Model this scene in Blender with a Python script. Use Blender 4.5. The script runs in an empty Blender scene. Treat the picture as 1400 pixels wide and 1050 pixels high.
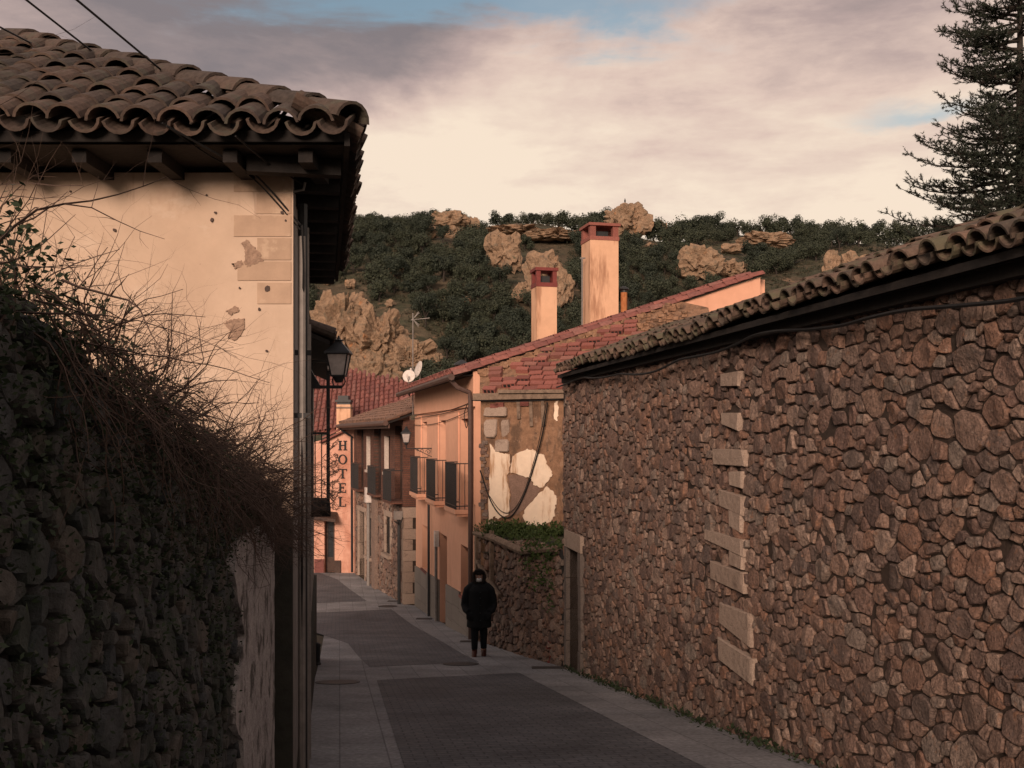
import bpy, bmesh, math, random
import numpy as np
from mathutils import Vector, Matrix, noise as mnoise

S = bpy.context.scene
C = S.collection
R = math.radians

# ------------------------------------------------------------------ camera
# World: x right, y away from the camera along the street, z up, eye at the origin.
F = 1400.0          # focal length in pixels of the 1400 wide photograph
CX, HY = 700.0, 594.0
cam = bpy.data.cameras.new('camera')
cam.lens = 36.0; cam.sensor_width = 36.0; cam.shift_y = (HY - 525.0) / 1400.0
cam.clip_start = 0.05; cam.clip_end = 3000
camo = bpy.data.objects.new('camera', cam); C.objects.link(camo)
camo.location = (0, 0, 0); camo.rotation_euler = (R(90), 0, 0)
S.camera = camo
S.render.resolution_x = 1024; S.render.resolution_y = 768
S.view_settings.view_transform = 'Standard'; S.view_settings.look = 'None'
S.view_settings.exposure = 0.30; S.view_settings.gamma = 1.0

# ------------------------------------------------------------------ world
SUN_EL, SUN_AZ = R(17), math.atan2(-0.22, -0.975)
def build_world():
    w = bpy.data.worlds.new('World'); S.world = w; w.use_nodes = True
    nt = w.node_tree; N = nt.nodes; L = nt.links; N.clear()
    def nd(t, **k):
        n = N.new(t)
        for a, b in k.items(): setattr(n, a, b)
        return n
    def m(op, a, b=None, c=None):
        n = nd('ShaderNodeMath', operation=op)
        for i, v in enumerate((a, b, c)):
            if v is None: continue
            if isinstance(v, (int, float)): n.inputs[i].default_value = v
            else: L.new(v, n.inputs[i])
        return n.outputs[0]
    tc = nd('ShaderNodeTexCoord'); sx = nd('ShaderNodeSeparateXYZ')
    L.new(tc.outputs['Generated'], sx.inputs[0])
    az = m('ARCTAN2', sx.outputs[0], sx.outputs[1]); el = m('ARCSINE', sx.outputs[2])
    def coord(sa, se, off):
        cb = nd('ShaderNodeCombineXYZ')
        L.new(m('MULTIPLY', az, sa), cb.inputs[0]); L.new(m('MULTIPLY', el, se), cb.inputs[1])
        cb.inputs[2].default_value = off
        return cb.outputs[0]
    def noise(vec, scale, detail=8, rough=.55, dist=0):
        n = nd('ShaderNodeTexNoise'); n.inputs['Scale'].default_value = scale
        n.inputs['Detail'].default_value = detail; n.inputs['Roughness'].default_value = rough
        n.inputs['Distortion'].default_value = dist
        L.new(vec, n.inputs['Vector']); return n.outputs['Fac']
    n1 = noise(coord(2.2, 5.5, 3.7), 1.25, 9, .55, .35)
    n2 = noise(coord(1.6, 6.5, 9.1), 2.6, 9, .6, .3)
    n3 = noise(coord(3.0, 8.0, 1.3), 5.0, 6, .62, .2)
    def gauss(a0, e0, ra, re, warp=.10):
        da = m('DIVIDE', m('SUBTRACT', m('ADD', az, m('MULTIPLY', m('SUBTRACT', n1, .5), warp * 2)), a0), ra)
        de = m('DIVIDE', m('SUBTRACT', m('ADD', el, m('MULTIPLY', m('SUBTRACT', n2, .5), warp)), e0), re)
        return m('POWER', 2.718, m('MULTIPLY', m('ADD', m('MULTIPLY', da, da), m('MULTIPLY', de, de)), -1.0))
    # brightness of the cloud deck: cream low down, mauve higher up
    b = m('ADD', .99, m('MULTIPLY', m('MAXIMUM', m('SUBTRACT', m('MINIMUM', el, .44), .16), 0.0), -1.15))
    b = m('ADD', b, m('MULTIPLY', m('SUBTRACT', n1, .5), 1.15))
    b = m('ADD', b, m('MULTIPLY', m('SUBTRACT', n2, .5), .80))
    b = m('ADD', b, m('MULTIPLY', m('SUBTRACT', n3, .5), .40))
    b = m('SUBTRACT', b, m('MULTIPLY', gauss(-.30, .36, .20, .11), .60))
    b = m('ADD', b, m('MULTIPLY', gauss(-.08, .29, .10, .06), .30))
    b = m('SUBTRACT', b, m('MULTIPLY', gauss(.33, .39, .14, .08), .22))
    b = m('MAXIMUM', b, .12)
    ramp = nd('ShaderNodeValToRGB'); L.new(b, ramp.inputs[0])
    cr = ramp.color_ramp
    stops = [(0, (.15, .14, .155)), (.28, (.25, .205, .205)), (.5, (.40, .305, .285)), (.72, (.60, .46, .395)), (1, (.76, .63, .505))]
    cr.elements[0].position = 0; cr.elements[0].color = (*stops[0][1], 1)
    cr.elements[1].position = 1; cr.elements[1].color = (*stops[-1][1], 1)
    for p, c in stops[1:-1]:
        e = cr.elements.new(p); e.color = (*c, 1)
    # gaps of blue
    g = m('ADD', m('MULTIPLY', gauss(-.05, .405, .27, .040, .10), 1.35), m('MULTIPLY', gauss(.375, .292, .07, .016, .09), .62))
    g = m('ADD', g, m('MULTIPLY', m('GREATER_THAN', el, .40), m('MULTIPLY', m('SUBTRACT', m('MINIMUM', el, .9), .40), 1.5)))
    g = m('ADD', g, m('MULTIPLY', m('SUBTRACT', n2, .5), 1.1))
    g = m('ADD', g, m('MULTIPLY', m('SUBTRACT', n3, .5), .5))
    gm = nd('ShaderNodeMapRange', interpolation_type='SMOOTHSTEP'); L.new(g, gm.inputs['Value'])
    gm.inputs['From Min'].default_value = .28; gm.inputs['From Max'].default_value = 1.05; gm.inputs['To Max'].default_value = .85
    sky = nd('ShaderNodeTexSky', sky_type='NISHITA'); sky.sun_disc = False
    sky.sun_elevation = SUN_EL; sky.sun_rotation = SUN_AZ % (2 * math.pi)
    sky.air_density = 1.2; sky.dust_density = 1.0; sky.ozone_density = 2.0
    sm = nd('ShaderNodeMix', data_type='RGBA', blend_type='MULTIPLY'); sm.inputs['Factor'].default_value = 1
    L.new(sky.outputs[0], sm.inputs['A']); sm.inputs['B'].default_value = (.105, .100, .086, 1)
    mix = nd('ShaderNodeMix', data_type='RGBA'); L.new(gm.outputs[0], mix.inputs['Factor'])
    L.new(ramp.outputs[0], mix.inputs['A']); L.new(sm.outputs['Result'], mix.inputs['B'])
    bg = nd('ShaderNodeBackground'); L.new(mix.outputs['Result'], bg.inputs[0]); bg.inputs[1].default_value = 1.0
    out = nd('ShaderNodeOutputWorld'); L.new(bg.outputs[0], out.inputs[0])
build_world()
sl = bpy.data.lights.new('sun', 'SUN'); sl.energy = 3.0; sl.angle = R(18); sl.color = (1.0, .735, .575)
so = bpy.data.objects.new('sun', sl); C.objects.link(so)
sd = Vector((math.sin(SUN_AZ) * math.cos(SUN_EL), math.cos(SUN_AZ) * math.cos(SUN_EL), math.sin(SUN_EL)))
so.rotation_euler = (-sd).to_track_quat('-Z', 'Y').to_euler(); so.location = (0, -20, 30)

# ------------------------------------------------------------------ helpers
def P(px, py, d): return Vector(((px - CX) / F * d, d, (HY - py) / F * d))
_hp = [(-60, -7.2), (0, 1.45), (8, 2.60), (17, 3.90), (19.5, 4.22), (22.6, 4.52), (26.5, 4.93), (31.9, 5.34), (36.5, 5.54), (41.6, 5.66), (60, 5.9), (400, 6.2)]
_hx = np.arange(-60, 120, .25)
_hy = np.interp(_hx, [a for a, b in _hp], [b for a, b in _hp])
_k = np.ones(9) / 9
_hs = np.convolve(np.pad(_hy, 4, mode='edge'), _k, mode='valid')
def gz(d): return -float(np.interp(d, _hx, _hs))
def G(px, py):
    """pixel on the street -> (x, y)"""
    t = (py - HY) / F; lo, hi = 1.0, 110.0
    for _ in range(50):
        mid = (lo + hi) / 2
        if -gz(mid) / mid > t: lo = mid
        else: hi = mid
    return ((px - CX) / F * lo, lo)

class MB:
    def __init__(s): s.v = []; s.f = []
    def add(s, vs, fs):
        o = len(s.v); s.v.extend([tuple(p) for p in vs]); s.f.extend([tuple(i + o for i in f) for f in fs])
    def hexa(s, p):          # 8 points: bottom 4 (ccw), top 4
        s.add(p, [(3, 2, 1, 0), (4, 5, 6, 7), (0, 1, 5, 4), (1, 2, 6, 5), (2, 3, 7, 6), (3, 0, 4, 7)])
    def box(s, x0, y0, z0, x1, y1, z1):
        s.hexa([(x0, y0, z0), (x1, y0, z0), (x1, y1, z0), (x0, y1, z0), (x0, y0, z1), (x1, y0, z1), (x1, y1, z1), (x0, y1, z1)])
    def fbox(s, fr, s0, n0, z0, s1, n1, z1):
        q = [(s0, n0), (s1, n0), (s1, n1), (s0, n1)]
        s.hexa([fr(a, b, z0) for a, b in q] + [fr(a, b, z1) for a, b in q])
    def bar(s, a, b, w, h=None, up=Vector((0, 0, 1))):
        a = Vector(a); b = Vector(b); h = h or w; t = (b - a).normalized()
        if abs(t.dot(up)) > .95: up = Vector((0, 1, 0))
        x = t.cross(up).normalized() * w / 2; y = t.cross(x).normalized() * h / 2
        s.hexa([a - x - y, a + x - y, a + x + y, a - x + y, b - x - y, b + x - y, b + x + y, b - x + y])
    def prism(s, poly, off):
        n = len(poly); off = Vector(off)
        vs = [Vector(p) for p in poly] + [Vector(p) + off for p in poly]
        s.add(vs, [tuple(range(n))[::-1], tuple(range(n, 2 * n))] + [(i, (i + 1) % n, n + (i + 1) % n, n + i) for i in range(n)])
    def tube(s, pts, r, n=6, cap=True):
        pts = [Vector(p) for p in pts]; rr = r if isinstance(r, (list, tuple)) else [r] * len(pts)
        vs = []; fs = []; ref = None
        for i, p in enumerate(pts):
            t = (pts[min(i + 1, len(pts) - 1)] - pts[max(i - 1, 0)])
            t = t.normalized() if t.length > 1e-9 else Vector((0, 0, 1))
            if ref is None: ref = Vector((0, 0, 1)) if abs(t.z) < .9 else Vector((1, 0, 0))
            x = t.cross(ref).normalized(); y = x.cross(t); ref = y if y.length > .1 else ref
            for k in range(n):
                a = 2 * math.pi * k / n
                vs.append(p + (x * math.cos(a) + y * math.sin(a)) * rr[i])
        for i in range(len(pts) - 1):
            for k in range(n):
                fs.append((i * n + k, i * n + (k + 1) % n, (i + 1) * n + (k + 1) % n, (i + 1) * n + k))
        if cap:
            fs.append(tuple(range(n))[::-1]); fs.append(tuple((len(pts) - 1) * n + k for k in range(n)))
        s.add(vs, fs)
    def lathe(s, c, prof, n=12, ax=None):
        """prof: (radius, height) about vertical axis at c"""
        vs = []; fs = []; c = Vector(c)
        for r, h in prof:
            for k in range(n):
                a = 2 * math.pi * k / n
                p = Vector((r * math.cos(a), r * math.sin(a), h))
                vs.append(c + (ax @ p if ax else p))
        for i in range(len(prof) - 1):
            for k in range(n):
                fs.append((i * n + k, i * n + (k + 1) % n, (i + 1) * n + (k + 1) % n, (i + 1) * n + k))
        fs.append(tuple(range(n))[::-1]); fs.append(tuple((len(prof) - 1) * n + k for k in range(n)))
        s.add(vs, fs)
    def mesh(s, name, mat, smooth=False):
        me = bpy.data.meshes.new(name); me.from_pydata(s.v, [], s.f)
        me.materials.append(mat)
        if smooth: me.polygons.foreach_set('use_smooth', [True] * len(me.polygons))
        me.update(); return me
    def build(s, name, mat, parent=None, smooth=False, label=None, kind=None):
        o = bpy.data.objects.new(name, s.mesh(name, mat, smooth)); C.objects.link(o)
        if parent: o.parent = parent
        if label: o['label'] = label
        if kind: o['kind'] = kind
        return o

def link_mesh(name, me, parent=None):
    o = bpy.data.objects.new(name, me); C.objects.link(o)
    if parent: o.parent = parent
    return o
def tag(o, label, cat, group=None):
    o['label'] = label; o['category'] = cat
    if group: o['group'] = group
    return o
def thing(name, label, cat, group=None):
    o = bpy.data.objects.new(name, None); C.objects.link(o); o.empty_display_size = .2
    return tag(o, label, cat, group)
def struct(o): o['kind'] = 'structure'; return o
def frame(o, a, n):
    o = Vector((o[0], o[1], 0)); a = Vector((a[0], a[1], 0)).normalized(); n = Vector((n[0], n[1], 0)).normalized()
    return lambda s_, n_, z_: o + a * s_ + n * n_ + Vector((0, 0, z_))
def s_of_x(fr, px, n=0.0):
    t = (px - CX) / F; p0 = fr(0, n, 0); p1 = fr(1, n, 0); d = p1 - p0
    return (t * p0.y - p0.x) / (d.x - t * d.y)
def on_plane(fr, px, py, n=0.0):
    """pixel -> (s, z) on the vertical plane of a frame"""
    s_ = s_of_x(fr, px, n); d = fr(s_, n, 0).y
    return s_, (HY - py) / F * d

# ------------------------------------------------------------------ materials
def mat(name, cols, per=False, nscale=2.0, var=(.75, 1.2), vscale=14.0, rough=.9, bump=.35, bscale=40.0, bdist=.01,
        stains=(), spec=.25, metal=0.0, trans=0.0, bump2=None):
    m = bpy.data.materials.new(name); m.use_nodes = True
    nt = m.node_tree; N = nt.nodes; L = nt.links; N.clear()
    def nd(t, **k):
        n = N.new(t)
        for a, b in k.items(): setattr(n, a, b)
        return n
    geo = nd('ShaderNodeNewGeometry')
    def nz(scale, detail=5, rough_=.6, st=None):
        n = nd('ShaderNodeTexNoise'); n.inputs['Scale'].default_value = scale
        n.inputs['Detail'].default_value = detail; n.inputs['Roughness'].default_value = rough_
        if st:
            mp = nd('ShaderNodeVectorMath', operation='MULTIPLY'); L.new(geo.outputs['Position'], mp.inputs[0]); mp.inputs[1].default_value = st
            L.new(mp.outputs[0], n.inputs['Vector'])
        else: L.new(geo.outputs['Position'], n.inputs['Vector'])
        return n.outputs['Fac']
    ramp = nd('ShaderNodeValToRGB'); cr = ramp.color_ramp
    lo, hi = (0.0, 1.0) if per else (.3, .7)
    k = len(cols)
    cr.elements[0].color = (*cols[0], 1); cr.elements[1].color = (*cols[-1], 1)
    cr.elements[0].position = lo; cr.elements[1].position = hi
    for i in range(1, k - 1):
        e = cr.elements.new(lo + (hi - lo) * i / (k - 1)); e.color = (*cols[i], 1)
    if per:
        oi = nd('ShaderNodeObjectInfo'); ad = nd('ShaderNodeMath', operation='ADD'); fr_ = nd('ShaderNodeMath', operation='FRACT')
        L.new(geo.outputs['Random Per Island'], ad.inputs[0]); L.new(oi.outputs['Random'], ad.inputs[1]); L.new(ad.outputs[0], fr_.inputs[0])
        L.new(fr_.outputs[0], ramp.inputs[0])
    else: L.new(nz(nscale), ramp.inputs[0])
    mr = nd('ShaderNodeMapRange'); L.new(nz(vscale, 6, .65), mr.inputs['Value'])
    mr.inputs['From Min'].default_value = .25; mr.inputs['From Max'].default_value = .75
    mr.inputs['To Min'].default_value = var[0]; mr.inputs['To Max'].default_value = var[1]
    mul = nd('ShaderNodeMix', data_type='RGBA', blend_type='MULTIPLY'); mul.inputs['Factor'].default_value = 1
    L.new(ramp.outputs[0], mul.inputs['A'])
    L.new(mr.outputs[0], mul.inputs['B'])
    col = mul.outputs['Result']
    for sc, scale, a, b, amt, st in stains:
        r2 = nd('ShaderNodeMapRange', interpolation_type='SMOOTHSTEP'); L.new(nz(scale, 7, .62, st), r2.inputs['Value'])
        r2.inputs['From Min'].default_value = a; r2.inputs['From Max'].default_value = b; r2.inputs['To Max'].default_value = amt
        mx = nd('ShaderNodeMix', data_type='RGBA'); L.new(r2.outputs[0], mx.inputs['Factor']); L.new(col, mx.inputs['A']); mx.inputs['B'].default_value = (*sc, 1)
        col = mx.outputs['Result']
    bs = nd('ShaderNodeBsdfPrincipled'); L.new(col, bs.inputs['Base Color'])
    bs.inputs['Roughness'].default_value = rough; bs.inputs['Specular IOR Level'].default_value = spec; bs.inputs['Metallic'].default_value = metal
    if bump:
        bp = nd('ShaderNodeBump'); bp.inputs['Strength'].default_value = bump; bp.inputs['Distance'].default_value = bdist
        L.new(nz(bscale, 6, .65), bp.inputs['Height'])
        nrm = bp.outputs[0]
        if bump2:
            b2 = nd('ShaderNodeBump'); b2.inputs['Strength'].default_value = bump2[1]; b2.inputs['Distance'].default_value = bump2[2]
            L.new(nz(bump2[0], 4, .55), b2.inputs['Height']); L.new(nrm, b2.inputs['Normal']); nrm = b2.outputs[0]
        L.new(nrm, bs.inputs['Normal'])
    out = nd('ShaderNodeOutputMaterial'); sh = bs.outputs[0]
    if trans:
        tr = nd('ShaderNodeBsdfTranslucent'); L.new(col, tr.inputs[0]); mx = nd('ShaderNodeMixShader'); mx.inputs[0].default_value = trans
        L.new(sh, mx.inputs[1]); L.new(tr.outputs[0], mx.inputs[2]); sh = mx.outputs[0]
    L.new(sh, out.inputs[0]); return m

def brick_mat(name, c1, c2, mortar, bw, bh, fr, ms=.012, bump=.6, rough=.9, offset=.5):
    """brick or paving joints laid along a direction fr=(ax,ay) horizontally and z; fr None: in plan"""
    m = bpy.data.materials.new(name); m.use_nodes = True
    nt = m.node_tree; N = nt.nodes; L = nt.links; N.clear()
    geo = N.new('ShaderNodeNewGeometry'); cb = N.new('ShaderNodeCombineXYZ')
    def dot(v):
        n = N.new('ShaderNodeVectorMath'); n.operation = 'DOT_PRODUCT'; L.new(geo.outputs['Position'], n.inputs[0]); n.inputs[1].default_value = v
        return n.outputs['Value']
    if len(fr) == 2: L.new(dot((fr[0], fr[1], 0)), cb.inputs[0]); L.new(dot((0, 0, 1)), cb.inputs[1])
    else: L.new(dot((fr[0], fr[1], 0)), cb.inputs[0]); L.new(dot((-fr[1], fr[0], 0)), cb.inputs[1])
    bt = N.new('ShaderNodeTexBrick'); L.new(cb.outputs[0], bt.inputs['Vector']); bt.offset = offset
    bt.inputs['Scale'].default_value = 1; bt.inputs['Brick Width'].default_value = bw; bt.inputs['Row Height'].default_value = bh
    bt.inputs['Mortar Size'].default_value = ms; bt.inputs['Mortar Smooth'].default_value = .3; bt.inputs['Bias'].default_value = 0
    bt.inputs['Color1'].default_value = (*c1, 1); bt.inputs['Color2'].default_value = (*c2, 1); bt.inputs['Mortar'].default_value = (*mortar, 1)
    nzs = []
    for sc in (1.1, 25):
        nz = N.new('ShaderNodeTexNoise'); nz.inputs['Scale'].default_value = sc; nz.inputs['Detail'].default_value = 6; L.new(geo.outputs['Position'], nz.inputs['Vector'])
        mr = N.new('ShaderNodeMapRange'); L.new(nz.outputs['Fac'], mr.inputs[0]); mr.inputs['From Min'].default_value = .3; mr.inputs['From Max'].default_value = .7
        mr.inputs['To Min'].default_value = .72; mr.inputs['To Max'].default_value = 1.22; nzs.append(mr.outputs[0])
    mm = N.new('ShaderNodeMath'); mm.operation = 'MULTIPLY'; L.new(nzs[0], mm.inputs[0]); L.new(nzs[1], mm.inputs[1])
    mul = N.new('ShaderNodeMix'); mul.data_type = 'RGBA'; mul.blend_type = 'MULTIPLY'; mul.inputs['Factor'].default_value = 1
    L.new(bt.outputs['Color'], mul.inputs['A']); L.new(mm.outputs[0], mul.inputs['B'])
    bs = N.new('ShaderNodeBsdfPrincipled'); L.new(mul.outputs['Result'], bs.inputs['Base Color']); bs.inputs['Roughness'].default_value = rough
    bs.inputs['Specular IOR Level'].default_value = .25
    b1 = N.new('ShaderNodeBump'); b1.invert = True; b1.inputs['Strength'].default_value = bump; b1.inputs['Distance'].default_value = .01
    L.new(bt.outputs['Fac'], b1.inputs['Height'])
    nz = N.new('ShaderNodeTexNoise'); nz.inputs['Scale'].default_value = 60; nz.inputs['Detail'].default_value = 5; L.new(geo.outputs['Position'], nz.inputs['Vector'])
    b2 = N.new('ShaderNodeBump'); b2.inputs['Strength'].default_value = .3; b2.inputs['Distance'].default_value = .006; L.new(nz.outputs['Fac'], b2.inputs['Height']); L.new(b1.outputs[0], b2.inputs['Normal'])
    L.new(b2.outputs[0], bs.inputs['Normal'])
    out = N.new('ShaderNodeOutputMaterial'); L.new(bs.outputs[0], out.inputs[0]); return m

STREET_DIR = (-.166, .986, 0)
M = {}
M['paving'] = brick_mat('granite_paving', (.24, .24, .248), (.285, .28, .285), (.17, .17, .176), .62, .40, STREET_DIR, .008, .35)
M['setts'] = brick_mat('dark_setts', (.108, .112, .123), (.14, .142, .151), (.068, .071, .079), .20, .10, (.986, .166, 0), .008, .7, .75)
M['earth'] = mat('earth', [(.05, .045, .03), (.09, .075, .05)], nscale=.6, vscale=6, bump=.5, bscale=10, bdist=.05)
M['stone'] = mat('rubble_stone', [(.19, .120, .098), (.28, .190, .150), (.115, .078, .068), (.35, .255, .205), (.23, .138, .102), (.15, .113, .10), (.27, .155, .110), (.25, .20, .168), (.13, .088, .076)],
                 per=True, var=(.42, 1.55), vscale=42, bump=1.0, bscale=60, bdist=.03, bump2=(16, .8, .04),
                 stains=[((.33, .17, .10), 14, .56, .70, .6, None), ((.10, .082, .078), 18, .57, .68, .75, None), ((.40, .31, .25), 26, .60, .70, .6, None), ((.085, .070, .06), 2.2, .56, .74, .6, None)])
M['mortar'] = mat('mortar', [(.035, .026, .021), (.065, .046, .036)], nscale=5, bump=.8, bscale=30, bdist=.02)
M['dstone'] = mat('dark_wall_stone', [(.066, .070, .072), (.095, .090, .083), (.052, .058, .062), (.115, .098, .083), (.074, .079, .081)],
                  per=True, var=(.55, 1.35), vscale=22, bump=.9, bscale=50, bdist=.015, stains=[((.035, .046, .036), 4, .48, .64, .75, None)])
M['granite'] = mat('granite', [(.33, .25, .20), (.40, .31, .25)], per=True, var=(.6, 1.35), vscale=90, bump=.9, bscale=70, bdist=.012, bump2=(14, .6, .03), stains=[((.14, .10, .08), 4, .54, .75, .7, None), ((.20, .15, .12), 24, .55, .68, .6, None)])
M['dgranite'] = mat('dark_granite', [(.15, .125, .11), (.20, .165, .145)], per=True, var=(.6, 1.3), vscale=60, bump=.8, bscale=60, bdist=.012, stains=[((.07, .058, .05), 5, .52, .7, .7, None)])
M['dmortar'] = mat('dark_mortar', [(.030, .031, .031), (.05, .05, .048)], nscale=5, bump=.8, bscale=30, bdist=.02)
M['tile'] = mat('roof_tile', [(.066, .050, .042), (.098, .068, .054), (.052, .043, .038), (.120, .082, .064), (.082, .056, .045), (.064, .053, .047)], per=True,
                var=(.55, 1.35), vscale=25, bump=.6, bscale=70, bdist=.006, stains=[((.082, .078, .060), 7, .5, .68, .8, None), ((.04, .036, .03), 11, .58, .72, .8, None)])
M['rtile'] = mat('red_roof_tile', [(.22, .085, .072), (.28, .112, .092), (.18, .070, .062), (.26, .125, .105)], per=True, var=(.65, 1.25), vscale=18, bump=.4, bscale=60, bdist=.006,
                 stains=[((.16, .09, .07), 5, .55, .75, .6, None)])
M['mtile'] = mat('mossy_roof_tile', [(.10, .07, .055), (.15, .10, .075), (.075, .06, .048), (.18, .115, .085)], per=True, var=(.5, 1.35), vscale=22, bump=.7, bscale=60, bdist=.008,
                 stains=[((.10, .095, .06), 5, .46, .62, .85, None), ((.03, .028, .024), 10, .58, .72, .8, None)])
M['btile'] = mat('brown_roof_tile', [(.19, .115, .085), (.25, .15, .11), (.15, .10, .08)], per=True, var=(.6, 1.25), vscale=18, bump=.4, bscale=60, bdist=.006)
M['cream'] = mat('cream_render', [(.49, .365, .275), (.55, .42, .32), (.51, .38, .285)], nscale=.9, var=(.9, 1.08), vscale=5, bump=.28, bscale=30, bdist=.008,
                 stains=[((.36, .235, .165), 1.3, .56, .70, .55, (1, 1, .8)), ((.40, .28, .20), 5.5, .56, .68, .55, (1, 1, .35)), ((.60, .48, .38), 3.2, .56, .66, .5, (1, 1, 1.6)), ((.30, .20, .15), 9, .63, .70, .45, (1, 1, .12)), ((.20, .13, .10), 34, .70, .75, .6, None)])
M['quoin'] = mat('painted_block', [(.40, .285, .205), (.46, .33, .24)], per=True, var=(.85, 1.1), vscale=9, bump=.3, bscale=50, bdist=.006, stains=[((.54, .41, .30), 6, .56, .66, .7, None)])
M['scar'] = mat('bare_plaster', [(.28, .185, .135), (.38, .265, .195)], nscale=22, var=(.6, 1.3), vscale=60, bump=.8, bscale=40, bdist=.015)
M['greywall'] = mat('grey_lime_wash', [(.24, .225, .215), (.32, .29, .27)], nscale=1.2, vscale=6, bump=.3, bscale=30, stains=[((.12, .11, .10), 2.0, .5, .7, .6, (1, 1, .25))])
M['plinth'] = mat('plinth_and_shade', [(.035, .036, .030), (.06, .055, .045)], nscale=3, bump=.5, bscale=30)  # dark plinth colour; also paints the shade low on the cream front
M['white'] = mat('whitewash', [(.34, .31, .30), (.46, .42, .40)], nscale=5, vscale=16, bump=.9, bscale=25, bdist=.03, stains=[((.06, .052, .045), 8, .50, .62, .85, (1, 1, .8)), ((.05, .05, .04), 2.2, .55, .7, .8, None)])
M['orange'] = mat('orange_render', [(.68, .37, .25), (.74, .415, .285)], nscale=.8, var=(.92, 1.06), vscale=4, bump=.15, bscale=40, bdist=.004, stains=[((.48, .235, .15), 1.2, .56, .75, .5, (1, 1, .3))])
M['chim'] = mat('chimney_render', [(.64, .39, .25), (.70, .44, .29)], nscale=.8, var=(.9, 1.06), vscale=5, bump=.2, bscale=40, bdist=.005, stains=[((.27, .13, .075), 3.2, .52, .66, .75, (1, 1, .16))])
M['greystone'] = mat('grey_plinth_slab', [(.20, .175, .155), (.24, .21, .185)], per=True, var=(.85, 1.1), vscale=20, bump=.2, bscale=60, bdist=.004, rough=.7)
M['brickwall'] = brick_mat('dark_brick', (.105, .048, .036), (.15, .068, .048), (.085, .058, .048), .25, .065, (-.303, .953), .010, .5)
M['hotel'] = mat('pink_render', [(.64, .35, .26), (.70, .40, .295)], nscale=.8, var=(.9, 1.08), vscale=5, bump=.2, bscale=40, bdist=.005, stains=[((.42, .17, .11), 1.1, .5, .68, .7, (1, 1, .5))])
M['clay'] = mat('clay_render', [(.22, .125, .075), (.29, .17, .105), (.19, .105, .065)], nscale=2.4, var=(.7, 1.2), vscale=12, bump=.8, bscale=22, bdist=.03, stains=[((.11, .07, .048), 4.5, .50, .62, .8, (1, 1, .4)), ((.34, .22, .15), 9, .56, .66, .6, (1, 1, .6)), ((.07, .05, .04), 16, .60, .68, .7, None)])
M['plasterw'] = mat('old_white_plaster', [(.78, .62, .47), (.84, .69, .54)], nscale=3, var=(.9, 1.08), vscale=8, bump=.4, bscale=26, bdist=.01, stains=[((.42, .23, .12), 4.5, .50, .64, .85, (1, 1, .18)), ((.30, .17, .09), 20, .68, .74, .7, None)])
M['cement'] = mat('grey_cement', [(.20, .13, .10), (.27, .175, .135)], nscale=7, var=(.6, 1.4), vscale=60, bump=.8, bscale=70, bdist=.015)
M['rbrick'] = mat('hollow_brick', [(.22, .078, .062), (.29, .11, .088), (.17, .062, .052), (.26, .12, .095)], per=True, var=(.7, 1.2), vscale=30, bump=.3, bscale=60, bdist=.005)
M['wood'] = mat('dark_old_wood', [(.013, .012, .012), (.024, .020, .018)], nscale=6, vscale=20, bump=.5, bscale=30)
M['gwood'] = mat('weathered_beam', [(.16, .115, .085), (.24, .175, .13)], nscale=8, vscale=24, bump=.6, bscale=30, stains=[((.07, .05, .04), 5, .52, .66, .7, None)])
M['iron'] = mat('black_iron', [(.016, .018, .020), (.026, .027, .029)], bump=.1, rough=.5, spec=.4)
M['pipe'] = mat('brown_gutter', [(.075, .045, .038), (.11, .065, .052)], bump=.1, rough=.55, spec=.35)
M['gpipe'] = mat('grey_pipe', [(.20, .18, .165), (.26, .235, .215)], bump=.1, rough=.6)
M['glass'] = mat('window_glass', [(.02, .024, .028), (.03, .034, .038)], bump=0, rough=.12, spec=.6)
M['milk'] = mat('milky_lamp_glass', [(.82, .77, .74), (.88, .82, .79)], bump=0, rough=.35, trans=.6)
M['shut'] = mat('window_frame_wood', [(.05, .03, .024), (.07, .042, .032)], bump=.2, rough=.6)
M['wframe'] = mat('white_window_frame', [(.50, .42, .37), (.56, .48, .42)], bump=.1, rough=.6)
M['black'] = mat('black_cable', [(.012, .012, .013), (.018, .018, .018)], bump=0, rough=.6)
M['dish'] = mat('dish_white', [(.60, .54, .50), (.68, .61, .56)], bump=.1, rough=.5)
M['alu'] = mat('aluminium', [(.20, .185, .175), (.26, .24, .225)], bump=.05, rough=.5, metal=.2)
M['redpaint'] = mat('dark_red_paint', [(.15, .034, .030), (.19, .046, .040)], bump=.2, rough=.6)
M['rust'] = mat('rusty_pipe', [(.50, .22, .09), (.36, .13, .05)], nscale=6, bump=.3, bscale=40)
M['twig'] = mat('bare_twigs', [(.065, .045, .036), (.10, .065, .05), (.05, .034, .028)], per=True, bump=0, rough=.9)
M['ivy'] = mat('ivy_leaf', [(.022, .036, .018), (.035, .052, .024), (.028, .040, .022)], per=True, bump=0, rough=.6, trans=.15)
M['weed'] = mat('weed_leaf', [(.045, .075, .022), (.07, .10, .03), (.035, .06, .02)], per=True, bump=0, rough=.7, trans=.2)
M['oak'] = mat('oak_leaf', [(.044, .056, .036), (.064, .074, .046), (.032, .044, .030), (.056, .060, .040)], per=True, bump=0, rough=.75, trans=.12)
M['oakd'] = mat('dark_oak_leaf', [(.030, .042, .030), (.046, .056, .038), (.024, .034, .026)], per=True, bump=0, rough=.75, trans=.12)
M['scrubm'] = mat('scrub_leaf', [(.062, .056, .036), (.045, .054, .034), (.080, .064, .042), (.036, .046, .03)], per=True, bump=0, rough=.8, trans=.12)
M['bark'] = mat('bark', [(.030, .025, .022), (.05, .04, .033)], nscale=8, bump=.6, bscale=30, bdist=.02)
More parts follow.
